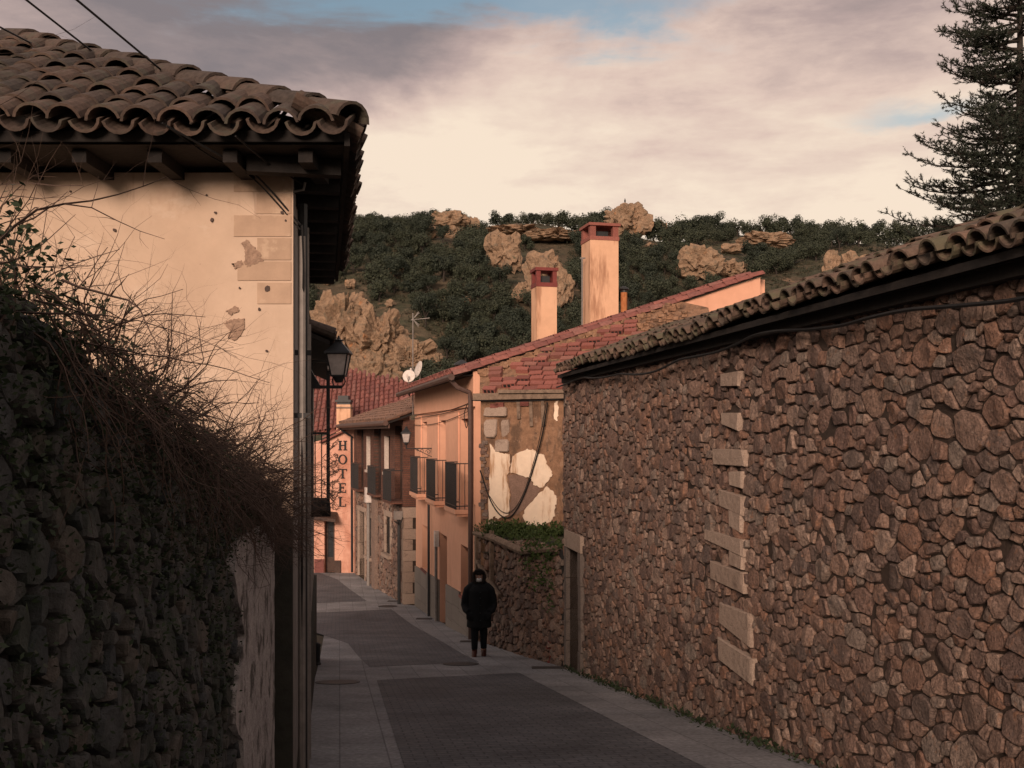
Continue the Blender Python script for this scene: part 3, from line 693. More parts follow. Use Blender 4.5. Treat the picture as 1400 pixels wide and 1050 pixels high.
# ================================================================== ORANGE HOUSE
OFR = frame((-.807, 22.6), (-.235, 1), (-1, -.235))
def build_orange():
    rng = random.Random(5); fr = OFR; L = 9.55
    t = thing('orange_house', 'orange rendered house with three small balconies and a grey slab plinth', 'house')
    zt = 1.40; ops = []
    up = [(.86, 1.79), (3.93, 4.86), (7.16, 8.10)]
    for a, b in up: ops.append((a, -1.66, b, .37))
    gw = [(.86, -3.80, 1.79, -2.60), (7.15, -3.98, 8.2, -2.68)]; door = (3.75, -6.3, 4.9, -2.62)
    mb = MB(); wall_open(mb, fr, 0, L, -6.4, zt, ops + gw + [door], .28, .4); mb.build('street_wall', M['orange'], t)
    # raised render pilasters between the upper openings and a band at the eaves
    for a, b in ((0.0, .70), (1.95, 3.77), (5.02, 7.0), (8.26, L)):
        q = MB(); q.fbox(fr, a, .002, -1.55, b, .035, .55); q.build('render_panel', M['orange'], t)
    q = MB(); q.fbox(fr, 0, .002, .62, L, .05, zt); q.build('eaves_band', M['orange'], t)
    for k, (a, b) in enumerate(up):
        window_in(t, fr, a, -1.66, b, .37, .28, M['shut'], M['glass'], .06)
        bo = bpy.data.objects.new('balcony', None); C.objects.link(bo); bo.parent = t
        a0, b0 = a - .3, b + .3; pr = .36
        q = MB(); q.fbox(fr, a0, .004, -1.80, b0, pr, -1.70); q.fbox(fr, a0 + .05, .004, -1.86, b0 - .05, pr - .05, -1.80); q.build('slab', M['orange'], bo)
        for z in (-.66, -1.62):
            rl = MB(); rl.fbox(fr, a0 + .02, pr - .05, z - .012, b0 - .02, pr - .02, z + .012)
            for s_ in (a0 + .02, b0 - .05): rl.fbox(fr, s_, .006, z - .012, s_ + .03, pr - .05, z + .012)
            rl.build('rail', M['iron'], bo)
        n = 14
        for i in range(n + 1):
            s_ = a0 + .03 + (b0 - a0 - .08) * i / n; q = MB(); q.fbox(fr, s_, pr - .043, -1.70, s_ + .018, pr - .025, -.672); q.build('baluster', M['iron'], bo)
        for s_ in (a0 + .026, b0 - .044):
            for nn in (.12, .24): q = MB(); q.fbox(fr, s_, nn, -1.70, s_ + .014, nn + .014, -.672); q.build('baluster', M['iron'], bo)
    for o in gw:
        window_in(t, fr, *o[:1], o[1], o[2], o[3], .28, M['shut'], M['glass'], .06)
        q = MB(); q.fbox(fr, o[0] - .06, -.2, o[1] - .06, o[2] + .06, .05, o[1] - .002); q.build('sill', M['rtile'], t)
    dz = gz(fr(4.3, 0, 0).y)
    dd = bpy.data.objects.new('door', None); C.objects.link(dd); dd.parent = t
    for k in range(3):
        q = MB(); h = (door[3] - dz) / 3; q.fbox(fr, door[0] + .01, -.275, dz + k * h + .01, door[2] - .01, -.235, dz + (k + 1) * h - .01); q.build('panel', M['shut'], dd)
    q = MB(); q.fbox(fr, 3.85, -.235, dz + .95, 3.9, -.19, dz + 1.1); q.build('handle', M['alu'], dd)
    # plinth slabs, top edge falls with the street
    ptop = lambda s_: -3.66 - .044 * s_
    s_ = 0.0
    cuts = [0, .86, 1.79, 2.75, 3.75, 4.9, 5.65, 6.4, 7.15, 8.2, L]
    for i in range(len(cuts) - 1):
        a, b = cuts[i], cuts[i + 1]
        if a == 3.75: continue
        g0 = min(gz(fr(a, 0, 0).y), gz(fr(b, 0, 0).y)) - .15
        for r_ in range(3):
            za0, zb0 = g0, g0
            f0, f1 = r_ / 3, (r_ + 1) / 3
            lim = -3.87 if a == .86 else 9
            lim = -4.05 if a == 7.15 else lim
            ta, tb = min(ptop(a), lim), min(ptop(b), lim)
            z00, z01 = g0 + (ta - g0) * f0, g0 + (ta - g0) * f1; z10, z11 = g0 + (tb - g0) * f0, g0 + (tb - g0) * f1; e = .005
            q = MB(); n0, n1 = .002, .045
            q.hexa([fr(a + e, n0, z00 + e), fr(b - e, n0, z10 + e), fr(b - e, n1, z10 + e), fr(a + e, n1, z00 + e), fr(a + e, n0, z01 - e), fr(b - e, n0, z11 - e), fr(b - e, n1, z11 - e), fr(a + e, n1, z01 - e)])
            q.build('plinth_slab', M['greystone'], t)
    # gable wall facing up the street (mono-pitch)
    gl = 6.85; sl_ = .338
    g3 = lambda g, z, a=0.0: fr(a, -g, z)
    q = MB(); q.prism([g3(.4, -6.4), g3(gl, -6.4), g3(gl, zt + sl_ * gl), g3(.4, zt + sl_ * .4)], fr(.35, 0, 0) - fr(0, 0, 0)); q.build('gable_wall', M['orange'], t)
    q = MB(); q.prism([g3(gl, -6.4, .36), g3(gl, -6.4, L), g3(gl, zt + sl_ * gl, L), g3(gl, zt + sl_ * gl, .36)], fr(0, -.3, 0) - fr(0, 0, 0)); q.build('back_wall', M['orange'], t)
    q = MB(); q.prism([g3(.4, -6.4, L), g3(gl, -6.4, L), g3(gl, zt + sl_ * gl, L), g3(.4, zt + sl_ * .4, L)], fr(-.3, 0, 0) - fr(0, 0, 0)); q.build('far_gable_wall', M['orange'], t)
    rf = bpy.data.objects.new('roof', None); C.objects.link(rf); rf.parent = t
    ov = .48
    q = MB(); q.prism([g3(-ov, zt - sl_ * ov + .02, -.06), g3(gl + .1, zt + sl_ * (gl + .1) + .02, -.06), g3(gl + .1, zt + sl_ * (gl + .1) + .02, L + .1), g3(-ov, zt - sl_ * ov + .02, L + .1)], (0, 0, .07)); q.build('roof_deck', M['shut'], rf)
    w = (g3(1, sl_) - g3(0, 0)).normalized(); u = (fr(1, 0, 0) - fr(0, 0, 0))
    cov = tile_mesh('roof_tile', M['rtile'], seg=5); pan = tile_mesh('roof_tile', M['rtile'], .085, .09, concave=True, seg=5)
    items = tile_field(rng, g3(-ov - .03, zt - sl_ * ov + .09, .1), u, w, 47, lambda c: 21, .2, .36, 0, .7)
    place_tiles(rf, items, cov, pan, M['rtile'], 60, prio=lambda m_: m_.translation.z)
    # verge: big half-round tiles stacked along the gable edge, and a course of bricks below
    vt = tile_mesh('verge_tile', M['rtile'], .135, .12, .40, .02, 7)
    nn = u.cross(w).normalized(); nn = nn if nn.z > 0 else -nn; x = w.cross(nn)
    for j in range(24):
        o = link_mesh('verge_tile', vt, rf); p = g3(-ov - .02, zt - sl_ * ov + .045, -.02) + w * (j * .322)
        o.matrix_world = Matrix.Translation(p) @ Matrix(((x.x, w.x, nn.x), (x.y, w.y, nn.y), (x.z, w.z, nn.z))).to_4x4() @ Matrix.Rotation(rng.uniform(-.03, .03), 4, 'Z') @ Matrix.Rotation(-.05, 4, 'X')
    # gutter and downpipe
    gz0 = zt - sl_ * ov + .02
    q = MB(); q.tube([g3(-ov - .07, gz0, -.08), g3(-ov - .07, gz0 - .02, L + .1)], .075, 8); q.build('gutter', M['pipe'], t)
    q = MB(); q.tube([g3(-ov - .05, gz0 - .05, .12), g3(-ov + .1, gz0 - .22, .10), g3(-.12, gz0 - .33, .06), g3(-.10, gz0 - .5, .05), g3(-.10, -6.0 + 1.3, .05)], .055, 8); q.build('downpipe', M['pipe'], t)
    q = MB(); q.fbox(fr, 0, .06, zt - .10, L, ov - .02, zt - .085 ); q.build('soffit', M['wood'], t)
    # street side conduits
    for s_, z1, nm, mm in ((4.98, -3.0, 'conduit', 'gpipe'), (6.3, -1.2, 'drain_pipe', 'iron')):
        g0 = gz(fr(s_, 0, 0).y); q = MB(); q.tube([fr(s_, .09, g0), fr(s_, .09, z1)], .042 if nm == 'conduit' else .035, 7)
        o = q.build(nm, M[mm], t)
        if nm == 'conduit': q = MB(); q.fbox(fr, s_ - .07, .02, z1, s_ + .07, .14, z1 + .42); q.build('junction_box', M['dish'], o)
    # chimneys
    def chimney(px0, px1, ytop, d, ycap, red, lab):
        c = P((px0 + px1) / 2, 594, d); w_ = (px1 - px0) / F * d / 2; zc = (HY - ycap) / F * d; ztop = (HY - ytop) / F * d
        ch = bpy.data.objects.new('chimney', None); C.objects.link(ch); ch.parent = t; ch['label'] = lab
        a = Vector((-.235, 1, 0)).normalized(); b = Vector((1, .235, 0)).normalized()
        def bx(h0, h1, ww, m_, nm, off=(0, 0), dp=None):
            q = MB(); dp = dp or ww; o = c + b * off[0] + a * off[1]
            q.hexa([o + b * (sx * ww) + a * (sy * dp) + Vector((0, 0, z)) for z in (h0, h1) for sx, sy in ((-1, -1), (1, -1), (1, 1), (-1, 1))]); return q.build(nm, m_, ch)
        h = ztop - zc
        bx(1.0, zc, w_, M['chim'], 'shaft')
        bx(zc + .001, zc + h * .22, w_ * 1.04, red, 'cap_course')
        for sx in (-1, 1):
            for sy in (-1, 1): bx(zc + h * .22, zc + h * .84, w_ * .2, red, 'cap_pier', (sx * w_ * .8, sy * w_ * .8))
        bx(zc + h * .22, zc + h * .60, w_ * .45, M['iron'], 'flue')
        bx(zc + h * .84, ztop, w_ * 1.12, red, 'cap_slab')
    chimney(729.5, 758, 368, 25.2, 394, M['redpaint'], 'shorter chimney with dark red cap')
    chimney(800, 840, 309, 26.5, 332, M['rbrick'], 'tall streaked chimney with brick cap')
    q = MB(); c = P(853, 594, 26.5); q.tube([c + Vector((0, 0, 2.4)), c + Vector((0, 0, (HY - 400) / F * 26.5))], .085, 10); v = q.build('vent_pipe', M['rust'], t)
    q = MB(); q.lathe(c, [(.08, (HY - 400) / F * 26.5), (.08, (HY - 397) / F * 26.5), (.14, (HY - 396) / F * 26.5), (.12, (HY - 394) / F * 26.5), (.02, (HY - 391) / F * 26.5)], 10); q.build('cowl', M['iron'], v)
    q = MB(); c = P(796, 594, 26.2); q.tube([c + Vector((0, 0, 2.0)), c + Vector((0, 0, (HY - 352) / F * 26.2))], .022, 6); q.tube([c + Vector((-.06, 0, (HY - 353) / F * 26.2)), c + Vector((.08, 0, (HY - 353) / F * 26.2))], .02, 5); q.build('aerial_mast', M['alu'], t)
    q = MB(); c = P(631, 594, 24.5); z = (HY - 501) / F * 24.5; q.lathe(c, [(.10, z - .35), (.10, z + .02), (.20, z + .03), (.17, z + .07), (.03, z + .16)], 10); q.build('roof_vent', M['iron'], t)
    # wires pinned on the facade
    for k, (z0, z1, sag) in enumerate(((.72, .62, .10), (.62, .50, .03), (.55, .30, .12))):
        pts = [fr(.1 + (L - .1) * i / 8, .07, z0 + (z1 - z0) * i / 8 - sag * 4 * (i / 8) * (1 - i / 8)) for i in range(9)]
        cable('facade_wire', pts, .009, ('topmost', 'middle', 'lowest, most slack')[k] + ' of three black wires strung across the orange facade', 'wire', 'wires on the orange facade')
    # bent coil of wire at the corner
    cable('wire_coil', [fr(.5, .09, .68), fr(.7, .12, .45), fr(.45, .12, .15), fr(.2, .12, .35), fr(.4, .1, .6)], .010, 'loop of black wire beside the downpipe of the orange house', 'wire')
build_orange()

# small roof right of the orange gable
def build_rear():
    t = thing('rear_house', 'low orange house with red tiles behind the outbuilding, beside the orange gable', 'house')
    a, b = P(1034, 420, 26.5), P(1100, 428, 26.5)
    q = MB(); q.box(a.x - .1, 26.5, -5.5, b.x + 3, 30, a.z - .05); q.build('wall', M['orange'], t)
    q = MB(); q.prism([(a.x - .2, 26.2, a.z - .1), (b.x + 3.2, 26.2, a.z - .55), (b.x + 3.2, 30, a.z + .15), (a.x - .2, 30, a.z + .6)], (0, 0, .07)); q.build('roof_deck', M['rtile'], t)
    cov = tile_mesh('roof_tile', M['rtile'], seg=5); rng = random.Random(2)
    o = Vector((a.x - .2, 26.15, a.z - .02)); u = Vector((b.x + 3.4 - a.x, 0, -.45)).normalized(); w = Vector((0, 3.8, .7)).normalized()
    place_tiles(t, tile_field(rng, o, u, w, 21, lambda c: 9, .2, .36, 0, .7), cov, cov, M['rtile'], 40, prio=lambda m_: m_.translation.x + m_.translation.y)
build_rear()

# ================================================================== RUIN between outbuilding and orange house
def leaf_cards(mb, rng, c, n, spread, size, up=.3, flat=None):
    for _ in range(n):
        p = Vector(c) + Vector((rng.gauss(0, spread[0]), rng.gauss(0, spread[1]), rng.gauss(0, spread[2])))
        d = Vector((rng.uniform(-1, 1), rng.uniform(-1, 1), rng.uniform(-.4, 1) + up)).normalized()
        x = d.cross(Vector((rng.uniform(-1, 1), rng.uniform(-1, 1), rng.uniform(-1, 1)))).normalized()
        l = size * rng.uniform(.6, 1.4); w_ = l * rng.uniform(.35, .6)
        mb.add([p - x * w_ * .15, p + d * l * .5 - x * w_ * .5, p + d * l, p + d * l * .5 + x * w_ * .5], [(0, 1, 2, 3)])
def build_ruin():
    rng = random.Random(21)
    t = thing('ruined_house', 'roofless looking ruined house with peeling white plaster, grassy ledge and broken brick roof', 'ruin')
    lf = frame((-.80, 22.55), (1.67, -5.05), (-5.05, -1.67)); Lw = 5.32
    zt = lambda s_: -2.16 + .045 * s_ + .05 * math.sin(s_ * 2.1)
    q = MB(); n = 10
    q.prism([lf(0, -.03, -6)] + [lf(Lw, -.03, -6)] + [lf(Lw * (1 - i / n), -.03, zt(Lw * (1 - i / n)) - .04) for i in range(n + 1)], lf(0, -.35, 0) - lf(0, 0, 0)); q.build('lower_wall_core', M['dmortar'], t)
    rubble(t, lf, rng, 0, Lw, lambda s_: gz(lf(s_, 0, 0).y) - .05, zt, .04, .15, (1, 1.4, 2, 3, 4, 4, 4), M['stone'], 140, .011, (0, .05), 1.2)
    for s_, w_, z0 in ((.25, .10, -4.5), (1.35, .07, -3.6)):
        q = MB(); q.fbox(lf, s_, .02, z0, s_ + w_, .10, zt(s_) + .1); q.build('wooden_post', M['gwood'], t)
    q = MB(); q.tube([lf(.4, .08, -2.75), lf(1.2, .1, -3.0), lf(2.0, .08, -3.25)], [.05, .06, .045], 6); q.build('fallen_timber', M['gwood'], t)
    q = MB(); q.tube([lf(.1, .05, -2.16), lf(1.6, .1, -2.12), lf(3.4, .08, -2.2), lf(Lw - .2, .06, -1.97)], [.06, .075, .07, .06], 7); q.build('coping_log', M['gwood'], t)
    # ledge of soil
    uf = frame((-.67, 21.9), (2.05, -.78), (-.78, -2.05))
    q = MB(); A = lf(0, -.2, -2.2); B = lf(Lw, -.2, -2.0); q.prism([A, B, uf(3.4, 0, -1.98), uf(0, 0, -2.16)], (0, 0, -.35)); q.build('soil_ledge', M['earth'], t)
    # upper wall
    q = MB(); q.fbox(uf, 0, -.68, -6, 3.4, 0, .80); q.build('upper_wall', M['clay'], t)
    zx = lambda x, y: on_plane(uf, 540 + x * .171429, 540 + y * .171429)
    def patch(pts, nm, m_, th, jag=.018, lab=None):
        pl = [zx(*p) for p in pts]; out = []
        for i in range(len(pl)):
            a, b = pl[i], pl[(i + 1) % len(pl)]
            for k in range(4):
                f_ = k / 4; out.append((a[0] + (b[0] - a[0]) * f_ + rng.uniform(-jag, jag), a[1] + (b[1] - a[1]) * f_ + rng.uniform(-jag, jag)))
        q = MB(); q.prism([uf(a, .002, b) for a, b in out], uf(0, th, 0) - uf(0, 0, 0)); return q.build(nm, m_, t, label=lab)
    patch([(900, 640), (1000, 640), (1080, 685), (1165, 750), (1060, 885), (980, 955), (910, 965), (925, 800)], 'cement_patch', M['cement'], .012)
    patch([(760, 390), (790, 430), (860, 465), (915, 475), (920, 560), (915, 615), (895, 640), (905, 720), (925, 800), (915, 900), (905, 960), (830, 985), (800, 970), (755, 1000), (750, 820), (762, 600)], 'plaster_patch', M['plasterw'], .03)
    patch([(935, 500), (975, 465), (1060, 432), (1110, 440), (1150, 470), (1195, 480), (1215, 550), (1250, 600), (1260, 635), (1225, 690), (1160, 745), (1110, 710), (1080, 665), (1010, 640), (925, 620)], 'plaster_patch', M['plasterw'], .03)
    patch([(1080, 860), (1150, 790), (1215, 730), (1270, 780), (1300, 830), (1280, 880), (1275, 960), (1240, 1010), (1180, 1040), (1060, 1040), (1020, 970), (1040, 920)], 'plaster_patch', M['plasterw'], .028)
    patch([(750, 1010), (800, 1000), (830, 1030), (800, 1060), (750, 1060)], 'plaster_patch', M['plasterw'], .02)
    patch([(1270, 60), (1300, 50), (1305, 150), (1295, 210), (1275, 190)], 'plaster_patch', M['plasterw'], .02)
    for x0, y0, x1, y1 in ((700, 92, 905, 178), (705, 185, 822, 345), (846, 190, 920, 345), (792, 352, 920, 455)):
        a = zx(x0, y1); b = zx(x1, y0); pl = [(a[0], a[1]), (b[0], a[1]), (b[0], b[1]), (a[0], b[1])]; cs = (a[0] + b[0]) / 2; cz = (a[1] + b[1]) / 2
        q = MB(); stone_into(q, uf, rng, ((b[0] - a[0]) * (b[1] - a[1]), cs, cz, pl), .01, (.05, .07)); q.build('corner_stone', M['granite'], t)
    for k in range(24):
        a = zx(rng.uniform(690, 742), 380 + k * 26); s_ = .06 * rng.uniform(.7, 1.3)
        q = MB(); stone_into(q, uf, rng, (s_ * s_ * 2.4, a[0], a[1], [(a[0] - s_ * 1.1, a[1] - s_ * .7), (a[0] + s_ * 1.1, a[1] - s_ * .7), (a[0] + s_ * 1.1, a[1] + s_ * .7), (a[0] - s_ * 1.1, a[1] + s_ * .7)]), .006, (.03, .05)); q.build('stone', M['stone'], t)
    # stub timbers in the clay and hollows of bare brick at the wall head
    for x in (985, 1085, 1180):
        a = zx(x, 40); b = zx(x, 250 if x != 985 else 190); q = MB(); q.bar(uf(a[0], .03, a[1]), uf(b[0] + .02, .035, b[1]), .07, .05); q.build('timber_stud', M['gwood'], t)
    for x, y in ((790, 70), (830, 62), (1030, 55)):
        a = zx(x, y + 18); q = MB(); q.fbox(uf, a[0] - .07, .002, a[1] - .04, a[0] + .12, .06, a[1] + .05); q.build('brick', M['rbrick'], t)
    q = MB(); q.bar(uf(-.1, .12, .80), uf(3.0, .12, .82), .16, .14); q.build('eave_beam', M['gwood'], t)
    q = MB(); q.bar(uf(.5, .22, .90), uf(3.0, .20, .88), .10, .07); q.build('eave_beam', M['gwood'], t)
    # broken roof: plane against the gable
    pz = lambda x, y: .89 + .66 * ((x + .69) * .356 + (y - 21.82) * .934)
    O2 = Vector((-.807, 22.6)); av = Vector((-.235, 1)).normalized(); gv = Vector((1, .235)).normalized()
    gp = lambda tt: O2 + gv * tt - av * .02
    e0 = Vector((-.69, 21.82)); u2 = Vector((.934, -.356))
    pl = [e0, e0 + u2 * 5.2, gp(4.75) + Vector((.6, -.6)), gp(4.75), gp(.1)]
    q = MB(); q.prism([(p.x, p.y, pz(p.x, p.y)) for p in pl], (0, 0, -.09)); q.build('roof_bed', M['clay'], t)
    g2 = Vector((.356, .934)); slope = .66; wv = Vector((g2.x, g2.y, slope)).normalized(); uu = Vector((u2.x, u2.y, 0)); nv = uu.cross(wv).normalized(); nv = nv if nv.z > 0 else -nv
    tt_ = lambda p: (p - O2).dot(gv)
    for r_ in range(16):
        off = rng.uniform(0, .3)
        for k in range(20):
            s_ = -.05 + k * .31 + off - .3; run = .03 + r_ * .17
            p = e0 + u2 * s_ + g2 * run
            if (p - O2).dot(av) > -.22 or tt_(p) > 3.75 or s_ > 4.6 or s_ < .0: continue
            tt = (p - O2).dot(gv)
            if rng.random() < .14 + .10 * r_ / 6 + (.35 if tt < .2 else 0) or (r_ > 2 and tt < .5 and rng.random() < .5): continue
            if tt > 4.3 and rng.random() < .6: continue
            c = Vector((p.x, p.y, pz(p.x, p.y))) + nv * (.045 + rng.uniform(-.022, .018))
            l = .145 + rng.uniform(-.012, .006); h = .055; ww = .068; tw = rng.uniform(-.10, .10)
            x = uu + wv * tw
            q = MB(); q.hexa([c + x * (sx * l) + wv * (sy * ww) + nv * (sz * h) for sz in (-1, 1) for sx, sy in ((-1, -1), (1, -1), (1, 1), (-1, 1))]); bo = q.build('hollow_brick', M['rbrick'], t)
            if rng.random() < .5:          # broken open: dark cells in the face
                q = MB()
                for j in range(3):
                    cc = c - wv * (ww + .001) + x * (-l * .6 + j * l * .6)
                    q.hexa([cc + x * (sx * l * .2) + wv * (sy * .004) + nv * (sz * h * .6) for sz in (-1, 1) for sx, sy in ((-1, -1), (1, -1), (1, 1), (-1, 1))])
                q.build('brick_holes', M['wood'], bo)
    q = MB()
    for k in range(420):                    # debris along the gable and at the top right
        tt = rng.uniform(.1, 4.7); p = gp(tt) - av * abs(rng.gauss(.05, .14 + (.5 if tt > 3.5 else 0)))
        c = Vector((p.x, p.y, pz(p.x, p.y) + .03)); r_ = rng.uniform(.025, .07)
        q.hexa([c + Vector((sx * r_ * rng.uniform(.7, 1.4), sy * r_ * rng.uniform(.7, 1.4), sz * r_ * .6)) for sz in (-1, 1) for sx, sy in ((-1, -1), (1, -1), (1, 1), (-1, 1))])
    q.build('rubble_debris', M['clay'], t, kind='stuff')
    q = MB(); pl = []
    for tt in np.arange(.42, 4.62, .2): pl.append((tt, .75 + .338 * tt + .25 - .10))
    lo = [(tt, .6) for tt in (.42,)]
    top_ = [(tt, 1.40 + .338 * tt - .05 + rng.uniform(-.02, .02)) for tt in np.arange(.42, 4.9, .15)]; bot_ = [(4.9 - .05 * k + rng.uniform(-.06, .06), 2.7 - .35 * k) for k in range(5)] + [(3.5, .5), (.42, .5)]
    q.prism([OFR(-.004, -g_, z_) for g_, z_ in top_ + bot_], OFR(-.035, 0, 0) - OFR(0, 0, 0)); q.build('bare_masonry', M['clay'], t)
    # plants on the ledge
    pm = MB()
    for k in range(150):
        s_ = rng.uniform(.15, 2.6); c = uf(s_, rng.uniform(.05, .6), -2.1 + rng.uniform(0, .2)); leaf_cards(pm, rng, c, 22, (.07, .05, .05), .075)
    for k in range(60):
        s_ = rng.uniform(.1, Lw - .3); c = lf(s_, rng.uniform(-.25, .02), zt(s_) + rng.uniform(-.05, .12)); leaf_cards(pm, rng, c, 18, (.06, .06, .05), .06)
    for k in range(34):
        s_ = rng.uniform(3.6, Lw - .15); c = lf(s_, rng.uniform(.05, .12), zt(s_) - abs(rng.gauss(0, .38))); leaf_cards(pm, rng, c, 16, (.06, .04, .07), .08, -.2)
    o = pm.build('ledge_weeds', M['weed']); tag(o, 'green weeds and grass on the ledge of the ruined house', 'weeds'); o['kind'] = 'stuff'
    cable('hanging_cable', [uf(zx(1235, 60)[0], .14, zx(1235, 60)[1]), uf(zx(1180, 350)[0], .10, zx(1180, 350)[1]), uf(zx(1060, 740)[0], .07, zx(1060, 740)[1]), uf(zx(950, 950)[0], .06, zx(950, 950)[1]), uf(zx(860, 965)[0], .06, zx(860, 965)[1]), uf(zx(770, 840)[0], .06, zx(770, 840)[1]), uf(zx(690, 600)[0], .08, zx(690, 600)[1])],
          .014, 'thick black cable hanging in a loop over the peeling plaster of the ruin')
    cable('thin_cable', [uf(zx(1225, 60)[0], .15, zx(1225, 60)[1]), uf(zx(1150, 420)[0], .11, zx(1150, 420)[1]), uf(zx(1040, 770)[0], .08, zx(1040, 770)[1]), uf(zx(940, 925)[0], .07, zx(940, 925)[1]), uf(zx(850, 920)[0], .07, zx(850, 920)[1]), uf(zx(760, 800)[0], .07, zx(760, 800)[1])],
          .008, 'thin black wire hanging beside the thick cable on the ruin')
    cable('eave_wire', [uf(-.1, .25, .72), uf(1, .26, .69), uf(2.2, .25, .74)], .010, 'black wire strung under the eave beam of the ruin', 'wire')
    # red standpipe at the foot
    h = thing('fire_hydrant', 'short dark red hydrant post at the foot of the ruin wall by the doorway', 'hydrant')
    x, y = G(755, 906); z = gz(y); q = MB(); q.lathe((x, y, z), [(.09, 0), (.09, .03), (.055, .04), (.055, .33), (.075, .34), (.075, .40), (.04, .44), (.015, .46)], 12); q.build('body', M['redpaint'], h)
    for sx in (-1, 1): q = MB(); q.tube([(x, y - .0, z + .28), (x + sx * .10, y - .03, z + .28)], .03, 8); q.build('outlet', M['redpaint'], h)
build_ruin()

# ================================================================== BRICK AND STONE HOUSE
def build_brick_house():
    rng = random.Random(31); L = 9.9
    fr = frame((-3.4, 32.2), (-.318, 1), (-1, -.318))
    t = thing('brick_house', 'house with brick upper storey over stone ground floor, between orange house and hotel', 'house')
    sx = lambda px: s_of_x(fr, px)
    zm, zt = -2.28, .45
    dep = .22
    wins = [(sx(507), -1.32, sx(502), -.05), (sx(534), -1.28, sx(526.5), -.05)]
    doors = [(sx(497.5), -2.1, sx(489), .28), (sx(521.5), -2.1, sx(512), .28), (sx(550.5), -2.1, sx(541), .28)]
    gwin = [(sx(508), -4.55, sx(502.5), -3.1), (sx(533.5), -4.05, sx(526.5), -2.78)]
    gdoor = [(sx(498.5), -6.2, sx(490), -3.0)]
    up = wins + doors
    q = MB(); wall_open(q, lambda a, b, c: fr(a, b + .02, c), 0, L, zm, zt, up, dep, .4); q.build('brick_wall', M['brickwall'], t)
    q = MB(); wall_open(q, lambda a, b, c: fr(a, b - .05, c), 0, L, -6.4, zm, gwin + gdoor, dep, .35); q.build('stone_wall_core', M['mortar'], t)
    blk = [(o[0] - .16, o[1] - .12, o[2] + .16, o[3] + .2) for o in gwin + gdoor]
    rubble(t, fr, rng, 0, L, lambda s_: gz(fr(s_, 0, 0).y) - .06, lambda s_: zm - .02, .06, .2, (1, 1.4, 2, 3, 3, 3, 3), M['stone'], 60, .012, (-.03, .01), 1.2, blk + [(-.1, -7, .3, 0)])
    for o in gwin + gdoor:       # dressed stone round the openings
        b0 = max(o[1], -5.6); n = 4; h = (o[3] - b0) / n
        for k in range(n):
            for a, b in ((o[0] - .15, o[0]), (o[2], o[2] + .15)):
                q = MB(); q.fbox(fr, a, -.2, b0 + k * h + .006, b, .01 + rng.uniform(0, .012), b0 + (k + 1) * h - .006); q.build('jamb_stone', M['granite'], t)
        q = MB(); q.fbox(fr, o[0] - .2, -.2, o[3] + .004, o[2] + .2, .02, o[3] + .19); q.build('lintel', M['granite'], t)
    for k in range(9):           # quoins on the near corner, returning on the end wall
        z0 = -5.35 + k * .34; a = .34 if k % 2 else .20
        q = MB(); q.fbox(fr, -.02, -(.52 - a + .1), z0 + .006, a, .02, z0 + .334); q.build('granite_quoin', M['granite'], t)
    q = MB(); q.fbox(fr, .03, -3.0, -6.4, .06, -.05, zt); q.build('end_wall', M['clay'], t)
    ef = frame(fr(0.03, 0, 0), fr(0, -1, 0) - fr(0, 0, 0), fr(-1, 0, 0) - fr(0, 0, 0))
    rubble(t, ef, rng, .3, 1.6, lambda s_: -5.5, lambda s_: zm - .02, .07, .2, (1, 1.4, 2, 3, 3, 3, 3), M['stone'], 10, .012, (-.01, .03), 1.3)
    for o in wins:
        window_in(t, fr, o[0], o[1], o[2], o[3], dep - .02, M['shut'], M['glass'], .07)
        q = MB(); q.fbox(fr, o[0] - .06, -.1, o[1] - .10, o[2] + .06, .09, o[1] - .004); q.build('sill', M['wframe'], t)
        q = MB(); q.fbox(fr, o[2] - .03, -.12, o[1], o[2] - .001, .03, o[3]); q.build('white_jamb', M['wframe'], t)
    for o in gwin:
        window_in(t, fr, o[0], o[1], o[2], o[3], dep, M['shut'], M['glass'], .05)
        q = MB(); q.fbox(fr, o[0] - .2, -.1, o[1] - .12, o[2] + .2, .12, o[1] - .004); q.build('sill', M['granite'], t)
        for k in range(5):
            s_ = o[0] + (o[2] - o[0]) * (k + .5) / 5; q = MB(); q.fbox(fr, s_ - .01, -.1, o[1], s_ + .01, -.08, o[3]); q.build('window_bar', M['iron'], t)
    for o in doors:
        window_in(t, fr, o[0], o[1], o[2], o[3], dep - .02, M['shut'], M['glass'], .07)
        b = bpy.data.objects.new('balcony', None); C.objects.link(b); b.parent = t
        z0 = o[1]; pr = .26 if o[0] > 2 else .42
        q = MB(); q.fbox(fr, o[0] - .12, .022, z0 - .09, o[2] + .12, pr, z0 - .01); q.build('slab', M['brickwall'], b)
        q = MB(); q.fbox(fr, o[0] - .1, pr - .04, z0 + .95, o[2] + .1, pr - .01, z0 + .98)
        for s_ in (o[0] - .1, o[2] + .07): q.fbox(fr, s_, .022, z0 + .95, s_ + .03, pr - .04, z0 + .98)
        q.build('rail', M['iron'], b)
        n = 13
        for k in range(n + 1):
            s_ = o[0] - .1 + (o[2] - o[0] + .18) * k / n; q = MB(); q.fbox(fr, s_, pr - .035, z0 - .01, s_ + .02, pr - .015, z0 + .95); q.build('baluster', M['iron'], b)
    for o in gdoor:
        g0 = gz(fr((o[0] + o[2]) / 2, 0, 0).y)
        q = MB(); q.fbox(fr, o[0], -dep - .1, g0, o[2], -dep - .05, o[3]); q.build('door', M['shut'], t)
    q = MB(); q.fbox(fr, sx(516), -.02, -5.9, sx(511.5), .10, zm - .05); q.build('stone_pier', M['stone'], t)
    # roof
    rf = bpy.data.objects.new('roof', None); C.objects.link(rf); rf.parent = t
